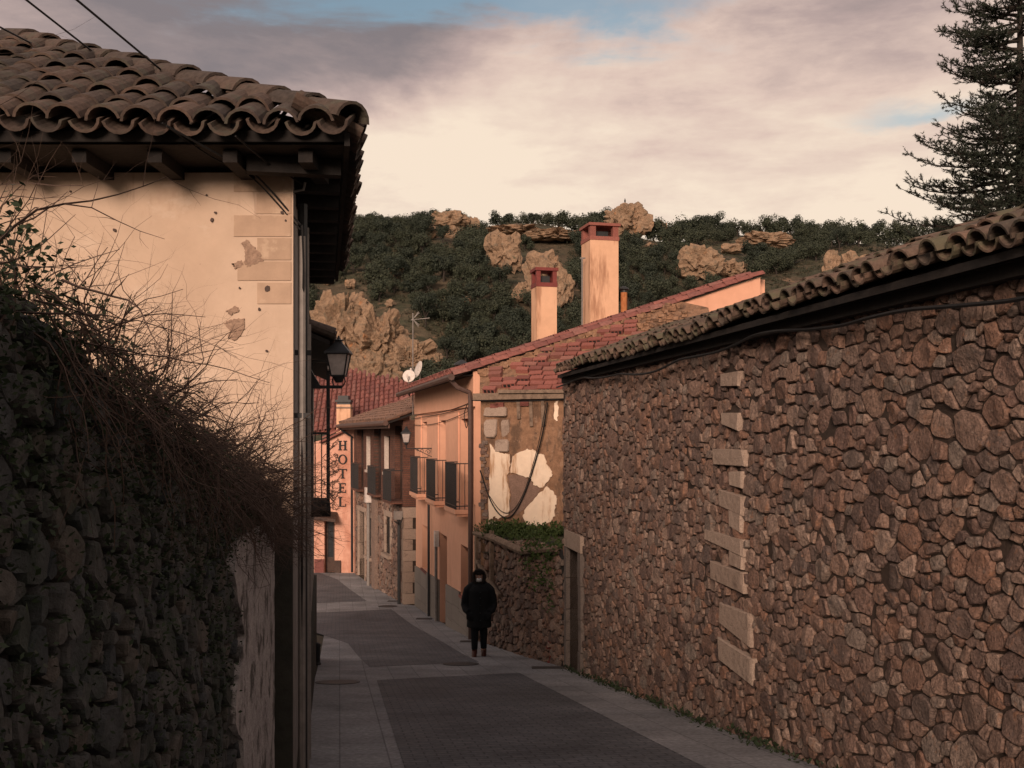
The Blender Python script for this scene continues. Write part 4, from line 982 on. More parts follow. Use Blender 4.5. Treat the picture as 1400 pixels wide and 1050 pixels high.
    ov = .55; sl_ = .36; dp = 4.0
    e = zt + .08
    pl = [fr(-.25, ov, e - sl_ * ov), fr(L + .35, ov, e - sl_ * ov), fr(L + .35, -dp, e + sl_ * dp), fr(-.25, -dp, e + sl_ * dp)]
    q = MB(); q.prism(pl, (0, 0, .06)); q.build('roof_deck', M['wood'], rf)
    w = (fr(0, -1, sl_) - fr(0, 0, 0)).normalized(); u = fr(1, 0, 0) - fr(0, 0, 0)
    cov = tile_mesh('roof_tile', M['btile'], seg=5); pan = tile_mesh('roof_tile', M['btile'], .085, .09, concave=True, seg=5)
    place_tiles(rf, tile_field(rng, fr(-.2, ov + .02, e - sl_ * ov + .07), u, w, 52, lambda c: 13, .2, .35, 0, 1.0), cov, pan, M['btile'], 110, prio=lambda m_: m_.translation.y + 3 * m_.translation.z)
    q = MB(); q.tube([fr(-.25, ov + .07, e - sl_ * ov + .02), fr(L + .4, ov + .07, e - sl_ * ov)], .085, 8); q.build('gutter', M['pipe'], t)
    q = MB(); q.fbox(fr, -.2, ov - .06, e - sl_ * ov - .14, L + .3, ov - .02, e - sl_ * ov - .01); q.build('fascia', M['pipe'], t)
    q = MB(); q.tube([fr(L + .1, ov + .05, e - .25), fr(L + .05, ov - .1, e - .4), fr(L + .02, .12, e - .62), fr(L + .02, .10, -5.6)], .05, 7); q.build('downpipe', M['iron'], t)
    # conduits
    g0 = gz(fr(sx(508.5), 0, 0).y); q = MB(); q.tube([fr(sx(508.5), .13, g0), fr(sx(508.5), .13, -2.5)], .06, 7); o = q.build('conduit', M['gpipe'], t)
    q = MB(); q.fbox(fr, sx(509.5), .05, -2.5, sx(507.2), .24, -1.95); q.build('junction_box', M['dish'], o)
    g0 = gz(fr(sx(552) + .02, 0, 0).y); q = MB(); q.tube([fr(.16, .12, g0), fr(.16, .12, -2.75), fr(.16, .2, -2.55)], .055, 7); q.build('downpipe', M['iron'], t)
    a = thing('wall_unit', 'pale boxy wall unit with cables at the corner of the brick house', 'utility box')
    q = MB(); q.fbox(fr, .05, .03, -2.68, .35, .26, -2.42); q.build('casing', M['gpipe'], a)
    for k in range(3): q = MB(); q.tube([fr(.05, .2 + .05 * k, -2.72), fr(-.12 - .05 * k, .16, -2.86), fr(-.1, .06, -2.6)], .015, 5); q.build('lead', M['black'], a)
    return fr
BFR = build_brick_house()

# ================================================================== HOTEL
def build_hotel():
    rng = random.Random(41); y0 = 42.0
    t = thing('hotel', 'pink rendered hotel gable with vertical black lettering beside the brick house', 'hotel')
    X = lambda px: (px - CX) / F * y0
    Z = lambda py: (HY - py) / F * y0
    fr = frame((X(400), y0), (1, 0), (0, -1)); sx = lambda px: X(px) - X(400)
    g = gz(y0)
    dx0, dx1, dzt = sx(443.5), sx(457.5), Z(707)
    q = MB(); top = lambda px: Z(597.7) + (Z(581.7) - Z(597.7)) * (px - 448.6) / 33.1
    zb = Z(640)
    wall_open(q, fr, sx(418), sx(560), -6.4, zb, [(dx0, -6.3, dx1, dzt)], .35, .4); q.build('wall', M['hotel'], t)
    q = MB(); q.prism([fr(sx(418), 0, zb), fr(sx(560), 0, zb), fr(sx(560), 0, top(540)), fr(sx(540), 0, top(540)), fr(sx(440), 0, top(440)), fr(sx(418), 0, top(430))], (0, .38, 0)); q.build('gable', M['hotel'], t)
    # verge tiles
    vt = tile_mesh('verge_tile', M['rtile'], .11, .10, .42, .02, 6); w = Vector((X(481.7) - X(448.6), 0, Z(581.7) - Z(597.7))).normalized(); nn = Vector((-w.z, 0, w.x)); x = w.cross(nn)
    for j in range(12):
        o = link_mesh('verge_tile', vt, t); p = Vector((X(441), y0 - .03, top(441) + .04)) + w * j * .36
        o.matrix_world = Matrix.Translation(p) @ Matrix(((x.x, w.x, nn.x), (x.y, w.y, nn.y), (x.z, w.z, nn.z))).to_4x4() @ Matrix.Rotation(-.05, 4, 'X')
    q = MB(); q.bar((X(438), y0 - .10, top(438) - .06), (X(500), y0 - .10, top(500) - .06), .28, .07); q.build('verge_board', M['rtile'], t)
    # door with canopy and steps
    d = bpy.data.objects.new('door', None); C.objects.link(d); d.parent = t
    q = MB(); q.fbox(fr, dx0, -.34, g, dx0 + .1, -.28, dzt); q.fbox(fr, dx1 - .1, -.34, g, dx1, -.28, dzt); q.fbox(fr, dx0 + .1, -.34, dzt - .1, dx1 - .1, -.28, dzt); q.fbox(fr, dx0 + .1, -.34, g, dx1 - .1, -.28, g + .6); q.build('door_frame', M['shut'], d)
    q = MB(); q.fbox(fr, dx0 + .1, -.33, g + .6, dx1 - .1, -.31, dzt - .1); q.build('pane', M['glass'], d)
    q = MB(); q.prism([fr(sx(424), .003, Z(697)), fr(sx(461), .003, Z(700)), fr(sx(463), .75, Z(708)), fr(sx(424), .75, Z(703))], (0, 0, -.12)); q.build('canopy', M['shut'], t)
    q = MB(); q.fbox(fr, sx(457.8), .003, g - .1, sx(466), .10, g + .5); q.build('bench_plinth', M['shut'], t)
    q = MB(); q.fbox(fr, sx(430), .003, g - .1, sx(443), .06, g + .55); q.build('red_dado', M['rtile'], t)
    # letters
    def letter(ch, cx, cy, h):
        b = MB(); H = h / F * y0; W = H * .92; x0 = X(cx) - W / 2; z0 = Z(cy) - H / 2; y = y0 - .045; y2 = y0 - .004
        st = H * .19; th = H * .09; sf = H * .10
        R_ = lambda a, c, e, f: b.box(x0 + a * W, y, z0 + c * H, x0 + e * W, y2, z0 + f * H)
        s_ = st / W; f_ = th / H
        if ch == 'H':
            R_(.10, f_, .10 + s_, 1 - f_); R_(.90 - s_, f_, .90, 1 - f_); R_(.10 + s_, .47, .90 - s_, .47 + f_)
            for a in (.0, .90 - s_ - .10):
                for z in (0, 1 - f_): R_(a, z, a + s_ + .2, z + f_)
        elif ch == 'T':
            R_(.5 - s_ / 2, f_, .5 + s_ / 2, 1 - f_); R_(.02, 1 - f_, .98, 1); R_(.5 - s_ / 2 - .12, 0, .5 + s_ / 2 + .12, f_); R_(.02, 1 - f_ - .16, .09, 1 - f_); R_(.91, 1 - f_ - .16, .98, 1 - f_)
        elif ch in 'EL':
            R_(.12, f_, .12 + s_, 1 - f_); R_(.02, 0, .88, f_); R_(.81, f_, .88, f_ + .2)
            if ch == 'E': R_(.02, 1 - f_, .85, 1); R_(.78, 1 - f_ - .16, .85, 1 - f_); R_(.12 + s_, .48, .62, .48 + f_); R_(.56, .40, .62, .48); R_(.56, .48 + f_, .62, .64)
            else: R_(.02, 1 - f_, .12 + s_ + .12, 1)
        else:
            n = 28; cx_ = x0 + W / 2; cz = z0 + H / 2; vs = []; fs = []
            for k in range(n):
                a = 2 * math.pi * k / n
                for yy in (y, y2):
                    vs.append((cx_ + math.cos(a) * W * .52, yy, cz + math.sin(a) * H * .52)); vs.append((cx_ + math.cos(a) * W * .32, yy, cz + math.sin(a) * H * .42))
            for k in range(n):
                i = 4 * k; j = 4 * ((k + 1) % n)
                fs += [(i, j, j + 1, i + 1), (i + 2, i + 3, j + 3, j + 2), (i, i + 2, j + 2, j), (i + 1, j + 1, j + 3, i + 3)]
            b.add(vs, fs)
        b.build('letter', M['black'], sg)
    sg = thing('hotel_lettering', 'black serif letters spelling HOTEL down the pink gable', 'lettering')
    for ch, cy in zip('HOTEL', (609, 628, 647.5, 667, 686)): letter(ch, 468.5, cy, 13)
    # flecks of climbing stems on the wall
    cl = MB()
    for k in range(60):
        p = Vector((X(rng.uniform(444, 458)), y0 - .05, Z(rng.uniform(610, 700)))); pts = [p]
        for j in range(5): p = p + Vector((rng.uniform(-.14, .18), rng.uniform(-.02, .02), rng.uniform(-.12, .18))); p.y = min(p.y, y0 - .02); pts.append(p)
        cl.tube(pts, .011, 3, False)
    o = cl.build('climbing_stems', M['twig']); tag(o, 'bare climbing stems on the pink hotel wall beside the letters', 'climber')
    # house behind with red roof
    h = thing('red_roofed_house', 'house behind the hotel showing only its red tiled roof and yellow chimney', 'house')
    a, b = P(395, 566, 52), P(546, 530, 47); c, dd = P(560, 572, 44.2), P(380, 600, 44.2)
    n = (b - a).cross(c - a).normalized(); n = n if n.z > 0 else -n
    q = MB(); q.prism([a, b, c, dd], n * -.12); q.build('roof_deck', M['rtile'], h)
    u = (c - dd).normalized(); w = n.cross(u).normalized(); w = w if w.z > 0 else -w
    cov = tile_mesh('roof_tile', M['rtile'], seg=4); pan = tile_mesh('roof_tile', M['rtile'], .085, .09, concave=True, seg=4)
    lw = lambda i: 0
    items = []
    ln = (c - dd).length
    for i in range(int(ln / .22)):
        p = dd + u * (i * .22); f_ = i * .22 / ln
        hi = (a - dd).dot(w) * (1 - f_) + (b - dd).dot(w) * f_
        items += tile_field(rng, p, u, w, 1, lambda k: max(1, int(hi / .36)), .22, .36)
    place_tiles(h, items, cov, pan, M['rtile'], 0)
    q = MB(); q.box(-11.5, 44.6, -6.3, -5.5, 50, -.5); q.build('wall', M['hotel'], h)
    q = MB(); e0 = P(460, 590, 43.4); e1 = P(479, 553, 43.4); q.box(e0.x, 43.4, -1.2, e1.x, 44.0, e1.z); ch = q.build('chimney', M['chim'], h)
    q = MB(); q.box(e0.x - .03, 43.37, e1.z - .16, e1.x + .03, 44.03, e1.z - .12); q.box(e0.x + .02, 43.42, e1.z, e1.x - .02, 43.98, e1.z + .10); q.build('chimney_band', M['iron'], ch)
    q = MB(); q.box(e0.x - .05, 43.35, e1.z + .10, e1.x + .02, 44.05, e1.z + .20); q.box(e0.x + .05, 43.45, e1.z + .20, e1.x - .1, 43.95, e1.z + .38); q.build('chimney_cowl', M['iron'], ch)
    q = MB(); p = P(532.5, 545, 46.5); q.lathe(p, [(.14, -.3), (.14, .25), (.11, .27), (.11, .40), (.16, .42), (.16, .5), (.10, .62)], 10); q.build('clay_pot', M['rtile'], h)
build_hotel()

# satellite dishes and aerial beside the orange roof
def build_aerials():
    d = 31.0
    t = thing('satellite_dish', 'small round white satellite dish facing the street above the gutter', 'satellite dish')
    c = P(559, 514, d); r = 8.8 / F * d
    def dish(t, c, r, nrm, sy=1.0):
        q = MB(); z = Vector(nrm).normalized(); x = z.cross(Vector((0, 0, 1))).normalized(); y = x.cross(z)
        vs = []; fs = []; n = 20
        for k, (rr, dp) in enumerate(((1, .0), (.98, .03), (.6, -.10), (.25, -.15))):
            for i in range(n): a = 2 * math.pi * i / n; vs.append(c + x * math.cos(a) * rr * r + y * math.sin(a) * rr * r * sy + z * dp * r)
        for k in range(3):
            for i in range(n): fs.append((k * n + i, k * n + (i + 1) % n, (k + 1) * n + (i + 1) % n, (k + 1) * n + i))
        fs.append(tuple(3 * n + i for i in range(n)))
        q.add(vs, fs); q.build('reflector', M['dish'], t, smooth=True)
        q = MB(); q.tube([c - y * r * .9, c - y * r * .35 + z * r * .9], .012, 5); q.build('feed_arm', M['alu'], t)
        q = MB(); q.lathe(c - y * r * .35 + z * r * .9, [(.03, -.04), (.03, .05)], 8); q.build('feed_horn', M['dish'], t)
        q = MB(); q.tube([c - z * r * .2, c - z * r * .35 - Vector((0, 0, .6))], .025, 6); q.build('bracket', M['alu'], t)
    dish(t, c, r, (-.15, -1, .22))
    t = thing('satellite_dish', 'tilted white satellite dish seen edge on behind the round one', 'satellite dish')
    dish(t, P(571.5, 505, 31.6), 11 / F * 31.6, (-.98, -.55, .35), 1.1)
    t = thing('television_aerial', 'thin television aerial mast rising above the satellite dishes', 'aerial')
    b = P(564.5, 594, 31.3); zt = (HY - 428) / F * 31.3
    q = MB(); q.tube([b + Vector((0, 0, .6)), b + Vector((0, 0, zt))], .018, 6); q.build('mast', M['alu'], t)
    q = MB(); zb = (HY - 436.5) / F * 31.3; q.bar(b + Vector((-.06, 0, zb - .02)), b + Vector((.52, -.1, zb + .03)), .016); q.build('boom', M['alu'], t)
    q = MB()
    for i in range(6): x = .05 + i * .08; q.tube([b + Vector((x, -.14, zb)), b + Vector((x, .1, zb))], .006, 4)
    q.build('elements', M['alu'], t)
    q = MB()
    for sgn in (1, -1):
        for k in range(3): q.bar(b + Vector((0, -.05 * k, zb)), b + Vector((.17 + .02 * k, -.05 * k, zb + sgn * (.24 - .03 * k))), .009)
    q.build('reflector_bars', M['alu'], t)
build_aerials()

# ================================================================== LANTERNS
def lantern(t, c, h, bracket):
    """c = bottom centre of the lantern body, h = body height to the finial"""
    k = h
    top, bot = .235 * k, .145 * k; gh = .50 * k
    def ring(r, z): return [c + Vector((sx * r, sy * r, z)) for sx, sy in ((-1, -1), (1, -1), (1, 1), (-1, 1))]
    b, m_ = ring(bot, .05 * k), ring(top, .05 * k + gh)
    for i in range(4):
        j = (i + 1) % 4; q = MB(); ce = (b[i] + b[j] + m_[i] + m_[j]) / 4
        inn = lambda p: p + (Vector((c.x, c.y, p.z)) - p) * .05
        a = [inn(b[i]), inn(b[j]), inn(m_[j]), inn(m_[i])]; nrm = (ce - Vector((c.x, c.y, ce.z))).normalized()
        q.add(a, [(0, 1, 2, 3)]); q.build('pane', M['milk'], t)
    q = MB()
    for i in range(4): q.bar(b[i], m_[i], .03 * k); j = (i + 1) % 4; q.bar(b[i], b[j], .035 * k); q.bar(m_[i], m_[j], .04 * k)
    q.build('frame', M['iron'], t)
    q = MB(); r0 = ring(top * 1.22, .05 * k + gh); r1 = ring(top * 1.16, .09 * k + gh); r2 = ring(top * .36, .30 * k + gh); r3 = ring(top * .30, .33 * k + gh)
    vs = r0 + r1 + r2 + r3; fs = [(3, 2, 1, 0), (12, 13, 14, 15)] + [(a * 4 + i, a * 4 + (i + 1) % 4, a * 4 + 4 + (i + 1) % 4, a * 4 + 4 + i) for a in range(3) for i in range(4)]
    q.add(vs, fs); q.build('hood', M['iron'], t)
    q = MB(); q.lathe(c, [(top * .3, .33 * k + gh), (top * .52, .355 * k + gh), (top * .2, .385 * k + gh), (top * .12, .42 * k + gh), (.01, .46 * k + gh)], 10); q.build('finial', M['iron'], t)
    q = MB(); q.lathe(c, [(bot * .5, -.10 * k), (bot * .75, -.03 * k), (bot * .9, .05 * k)], 10); q.build('base_cup', M['iron'], t)
def build_lamps():
    d = 11.6
    t = thing('wall_lantern', 'large black wall lantern with milky panes on the grey left wall', 'lantern')
    c = P(463, 517, d); lantern(t, c, .50, None)
    wx = -.187 - .183 * d
    q = MB(); ze = c.z - .10
    q.bar((wx, d, ze), (c.x + .04, d, ze), .035); q.build('bracket_arm', M['iron'], t)
    q = MB(); q.prism([(wx, d - .02, ze - .02), (wx + .02, d - .02, ze + .22), (wx + .16, d - .02, ze - .02)], (0, .04, 0)); q.build('bracket_gusset', M['iron'], t)
    for sx in (-1, 1):
        q = MB(); q.tube([c + Vector((0, 0, -.10)), c + Vector((sx * .05, 0, -.09)), c + Vector((sx * .075, 0, -.04)), c + Vector((sx * .06, 0, .02))], .008, 5); q.build('scroll', M['iron'], t)
    fr = OFR; s_ = s_of_x(fr, 592)
    t = thing('wall_lantern', 'black wall lantern on a scrolled bracket fixed to the orange house', 'lantern')
    w = fr(s_, 0, 0); dd = w.y; n = Vector((-.9735, -.2288, 0))
    ln = (592 - 556.5) / F * dd / .97
    e = w + n * ln; zb = (HY - 606) / F * dd; c = Vector((e.x, e.y, zb)); lantern(t, c, .50, None)
    za = (HY - 613) / F * dd
    q = MB(); q.bar(w + Vector((0, 0, za)), e + Vector((0, 0, za)), .03); q.build('bracket_arm', M['iron'], t)
    q = MB(); q.bar(w + n * .02 + Vector((0, 0, za + .12)), w + n * .02 + Vector((0, 0, za - .26)), .03); q.build('wall_plate', M['iron'], t)
    q = MB(); q.bar(w + n * .02 + Vector((0, 0, za - .24)), w + n * (ln * .72) + Vector((0, 0, za)), .018); q.build('strut', M['iron'], t)
    q = MB(); q.tube([e + Vector((0, 0, za)), e + Vector((0, 0, zb - .04))], .02, 6); q.build('stem', M['iron'], t)
    for k, r in ((.13, .075), (.30, .055), (.43, .035)):
        cc = w + n * k + Vector((0, 0, za - r - .02)); q = MB()
        q.tube([cc + n * (math.cos(a) * r * (1 - .1 * a)) + Vector((0, 0, math.sin(a) * r * (1 - .1 * a))) for a in np.arange(0, 8, .5)], .008, 4); q.build('scroll', M['iron'], t)
build_lamps()

# ================================================================== LEFT HOUSE
LX = lambda d: -.187 - .183 * d
def build_left_house():
    rng = random.Random(51)
    t = thing('cream_house', 'cream rendered house with painted corner blocks and deep tiled eaves', 'house')
    y0, y1, zt, zb = 6.1, 10.2, 1.56, -4.5
    ff = frame((LX(y0), y0), (-1, 0), (0, -1))        # s to the left
    sf = frame((LX(y0), y0), (-.183, 1), (1, .183))   # s away
    Ls = (y1 - y0) * 1.0166
    q = MB(); q.add([ff(0, 0, zb), ff(8, 0, zb), ff(8, 0, zt), ff(0, 0, zt)], [(0, 1, 2, 3)])
    q.add([ff(8, 0, zb), (LX(y0) - 8, y1, zb), (LX(y0) - 8, y1, zt), ff(8, 0, zt)], [(0, 1, 2, 3)])
    q.add([(LX(y0) - 8, y1, zb), (LX(y1), y1, zb), (LX(y1), y1, zt), (LX(y0) - 8, y1, zt)], [(0, 1, 2, 3)])
    q.build('front_wall', M['cream'], t)
    q = MB(); q.add([sf(0, 0, zb), sf(0, 0, zt), sf(Ls, 0, zt), sf(Ls, 0, zb)], [(0, 1, 2, 3)]); q.build('street_wall', M['greywall'], t)
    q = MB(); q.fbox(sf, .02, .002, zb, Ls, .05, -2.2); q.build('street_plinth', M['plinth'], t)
    q = MB(); q.fbox(ff, .0, .002, zb, 7.5, .03, -.5); q.build('front_shade_panel', M['plinth'], t)  # added dark panel: shade under the bramble painted onto the lower front
    # painted blocks at the corner
    rows = [(235, 263, 320), (264, 293, 351), (294, 324, 320), (325, 356, 352), (357, 384, 325), (386, 416, 352)]
    for k, (ya, yb, xl) in enumerate(rows):
        x1 = 399; s0, z1 = on_plane(ff, x1, ya + .6); s1, z0 = on_plane(ff, xl, yb - .6)
        q = MB(); q.fbox(ff, s0 + .004, .0015, z0, s1, .006, z1); q.build('painted_block', M['quoin'], t)
    def scar(pts, m_='scar'):
        pl = []
        for i in range(len(pts)):
            a, b = pts[i], pts[(i + 1) % len(pts)]
            for k in range(6):
                f_ = k / 6; pl.append(on_plane(ff, a[0] + (b[0] - a[0]) * f_ + rng.uniform(-1.5, 1.5), a[1] + (b[1] - a[1]) * f_ + rng.uniform(-1.5, 1.5)))
        q = MB(); q.prism([ff(a, .002, b) for a, b in pl], ff(0, .0065, 0) - ff(0, 0, 0)); q.build('plaster_scar', M[m_], t)
    scar([(330, 333), (337, 328), (347, 336), (356, 346), (359, 358), (345, 361), (338, 366), (334, 355), (336, 344)])
    scar([(318, 360), (330, 356), (333, 363), (322, 367)]); scar([(310, 424), (322, 419), (327, 424), (315, 432)]); scar([(306, 442), (320, 436), (335, 436), (334, 452), (322, 466), (312, 462), (314, 450)])
    for px, py, r in ((290, 301, 2.6), (295, 291, 1.8), (157, 315, 2.6), (386, 291, 2.2), (366, 395, 4), (355, 423, 2), (283, 267, 1.3), (328, 394, 1.4), (97, 262, 1.3), (365, 480, 1.6), (391, 302, 1.6)):
        a, b = on_plane(ff, px, py); q = MB(); rr = r / F * 6.1
        q.prism([ff(a + math.cos(i * .785) * rr * rng.uniform(.7, 1.3), .002, b + math.sin(i * .785) * rr * rng.uniform(.7, 1.3)) for i in range(8)], ff(0, .009, 0) - ff(0, 0, 0)); q.build('wall_chip', M['shut'], t)
    # roof
    E = Vector((-.90, 5.6)); ez = 1.60; k = .56
    du = Vector((-1, .834)); H = E + du * 3.0; hzt = ez + k * (H.y - E.y)
    far_d = 10.55; side = lambda d: E + Vector((-.183, 1)) * (d - E.y)
    D = side(far_d); 
    H2 = Vector((H.x - 5.5, H.y))
    q = MB(); th = (0, 0, .06)
    q.prism([(E.x, E.y, ez), (H.x, H.y, hzt), (H2.x, H2.y, hzt), (H2.x, E.y, ez)], th)
    q.build('front_roof_deck', M['wood'], t)
    q = MB(); q.prism([(E.x, E.y + .001, ez), (D.x, D.y, ez), (H.x - .001, H.y, hzt)], th); q.build('street_roof_deck', M['wood'], t)
    q = MB(); q.prism([(D.x, D.y + .001, ez), (H2.x, D.y, ez), (H2.x, H.y, hzt), (H.x, H.y + .001, hzt)], th); q.build('rear_roof_deck', M['tile'], t)
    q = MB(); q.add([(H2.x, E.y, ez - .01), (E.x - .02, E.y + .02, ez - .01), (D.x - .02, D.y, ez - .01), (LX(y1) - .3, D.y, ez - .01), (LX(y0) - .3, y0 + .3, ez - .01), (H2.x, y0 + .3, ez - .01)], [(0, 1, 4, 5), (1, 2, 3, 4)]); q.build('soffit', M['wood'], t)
    for i in range(16):      # rafter feet on the front
        x = -1.15 - i * .42; q = MB(); q.box(x - .04, E.y + .10, ez - .085, x + .04, y0 + .1, ez - .015); q.build('rafter_end', M['wood'], t)
    for i in range(11):
        p = side(5.95 + i * .42); q = MB(); q.bar((p.x - .03, p.y, ez - .06), (p.x - .55, p.y - .1, ez - .06), .09, .09); q.build('rafter_end', M['wood'], t)
    q = MB(); q.box(H2.x, E.y - .004, ez + .004, E.x, E.y + .03, ez + .045); q.build('eave_board', M['wood'], t)
    q = MB(); q.bar((E.x, E.y - .01, ez + .01), (D.x, D.y, ez + .01), .03, .07); q.build('eave_board', M['wood'], t)
    cov = tile_mesh('roof_tile', M['tile'], .100, .078, .40, .016, 8); pan = tile_mesh('roof_tile', M['tile'], .088, .092, .40, .016, 8, True)
    ang = math.atan(k); w = Vector((0, math.cos(ang), math.sin(ang))); pitch = .192
    def rows_front(i):
        run = (i * pitch + .02) * .834
        return max(1, int(min(run, H.y - E.y) / math.cos(ang) / .275 + .55))
    sag = lambda i: -.012 * math.sin(i * .5)
    items = []
    for i in range(34):
        o = Vector((E.x - .06 - i * pitch, E.y - .06 + rng.uniform(-.015, .015), ez + .03 + sag(i)))
        items += [it for it in tile_field(rng, o, Vector((-1, 0, 0)), w, 1, lambda c, i=i: rows_front(i + c), pitch, .275, 0, 1.7)]
    place_tiles(t, items, cov, pan, M['tile'], 300, prio=lambda m_: m_.translation.length if m_.translation.x / m_.translation.y > -.56 else 50)
    # street slope
    us = Vector((-.183, 1, 0)).normalized(); inn = Vector((-1, -.183, 0)).normalized(); ws = (inn * math.cos(ang) + Vector((0, 0, math.sin(ang)))).normalized()
    items = []
    for i in range(25):
        dist = i * pitch + .1; o = Vector((E.x, E.y, ez + .03)) + us * dist - inn * .05
        hlen = min(dist * 1.0, (4.9 - dist) * 1.1); nr = max(1, int(max(hlen, .3) / .34))
        items += tile_field(rng, o, us, ws, 1, lambda c, nr=nr: min(nr, 8), pitch, .29, 0, 1.4)
    place_tiles(t, items, cov, pan, M['tile'], 0, name='street_slope_tile')
    # hip caps and ridge caps
    hd = Vector((H.x - E.x, H.y - E.y, hzt - ez)); ln = hd.length; hd.normalize(); nn = Vector((0, 0, 1)) - hd * hd.z; nn.normalize(); x = hd.cross(nn)
    hc = tile_mesh('hip_tile', M['tile'], .125, .105, .42, .018, 8)
    for j in range(int(ln / .33) + 1):
        p = Vector((E.x + .03, E.y - .03, ez + .09)) + hd * (j * .33); o = link_mesh('hip_tile', hc, t)
        o.matrix_world = Matrix.Translation(p + nn * rng.uniform(-.01, .015)) @ Matrix(((x.x, hd.x, nn.x), (x.y, hd.y, nn.y), (x.z, hd.z, nn.z))).to_4x4() @ Matrix.Rotation(rng.uniform(-.05, .05), 4, 'Z') @ Matrix.Rotation(-.04, 4, 'X')
    for j in range(14):
        o = link_mesh('ridge_tile', hc, t); ud = Vector((-1, 0, 0)); n2 = Vector((0, 0, 1)); x2 = ud.cross(n2); p = Vector((H.x - j * .34, H.y, hzt + .08))
        o.matrix_world = Matrix.Translation(p) @ Matrix(((x2.x, ud.x, n2.x), (x2.y, ud.y, n2.y), (x2.z, ud.z, n2.z))).to_4x4() @ Matrix.Rotation(rng.uniform(-.04, .04), 4, 'Z')
    # dry grass tuft on the hip
    g = MB()
    for kx in (295, 305, 312):
        c = P(kx, 124, 6.9)
        for _ in range(7):
            a = c + Vector((rng.uniform(-.03, .03), 0, -.03)); b_ = a + Vector((rng.uniform(-.05, .05), rng.uniform(-.03, .03), rng.uniform(.05, .12))); g.tube([a, (a + b_) / 2 + Vector((.008, 0, 0)), b_], .0018, 3, False)
    o = g.build('dry_grass_tuft', M['twig']); tag(o, 'thin dry grass sprouting from the hip tiles of the cream house', 'grass')
    # pipes and cables on the street wall
    for s_, r, m_, nm, z1 in ((.10, .022, 'gpipe', 'conduit', 1.2), (.35, .03, 'iron', 'downpipe', 1.45), (1.1, .03, 'gpipe', 'downpipe', 1.45), (2.3, .028, 'gpipe', 'conduit', .9)):
        q = MB(); q.tube([sf(s_, .05, -3.2), sf(s_, .05, z1)], r, 7); q.build(nm, M[m_], t)
    for s_, z in ((.1, .1), (.12, -.35), (.35, .5)):
        q = MB(); q.fbox(sf, s_ - .02, .0, z, s_ + .02, .10, z + .03); q.build('pipe_clip', M['iron'], t)
    # small iron hooks at the corner, with the service cables
    q = MB(); q.tube([sf(.02, .0, 1.45), sf(.0, .06, 1.46), sf(-.02, .07, 1.50)], .008, 5); q.build('cable_hook', M['alu'], t)
    a = sf(.04, .04, 1.26)
    cable('service_cable', [P(228, 172, 5.45), P(300, 212, 5.7), P(350, 240, 5.95), a], .006, 'upper of two black service cables slung from eaves to the cream house corner', group='service cables at the cream house corner')
    cable('service_cable', [P(222, 168, 5.45), P(290, 215, 5.75), P(345, 243, 5.97), a - Vector((0, 0, .03))], .005, 'lower of two black service cables slung from eaves to the cream house corner', group='service cables at the cream house corner')
    cable('service_cable', [P(322, 186, 5.5), P(365, 222, 5.8), P(392, 238, 6.0), sf(.03, .05, 1.50)], .005, 'short black cable under the eaves beside the painted corner blocks')
    cable('corner_cable', [sf(.05, .05, 1.26), sf(.06, .06, 1.0), sf(.12, .05, .6), sf(.08, .05, -.2), sf(.09, .05, -1.5)], .007, 'black cable running down the street corner of the cream house')
    # overhead wires to a far point up left, landing on the roof
    for px0, py0, px1, py1, lab in ((-40, 6, 83, 76, 'overhead wire'), (40, -8, 154, 88, 'overhead wire'), (105, -12, 246, 113, 'overhead wire')):
        dB = {83: 8.0, 154: 7.6, 246: 6.95}[px1]; b = P(px1, py1 + 4, dB); v = (P(px1, py1, dB) - P(px0, py0, dB - 1.5)).normalized(); a_ = b - v * 9
        mid = (a_ + b) / 2 - Vector((0, 0, .06))
        lab = {83: 'overhead black wire meeting the roof farthest from its street corner', 154: 'overhead black wire meeting the hip between two others', 246: 'overhead black wire meeting the hip closest to the street corner'}[px1]
        cable('overhead_wire', [a_, mid, b], .007, lab, 'wire', 'overhead wires')
build_left_house()

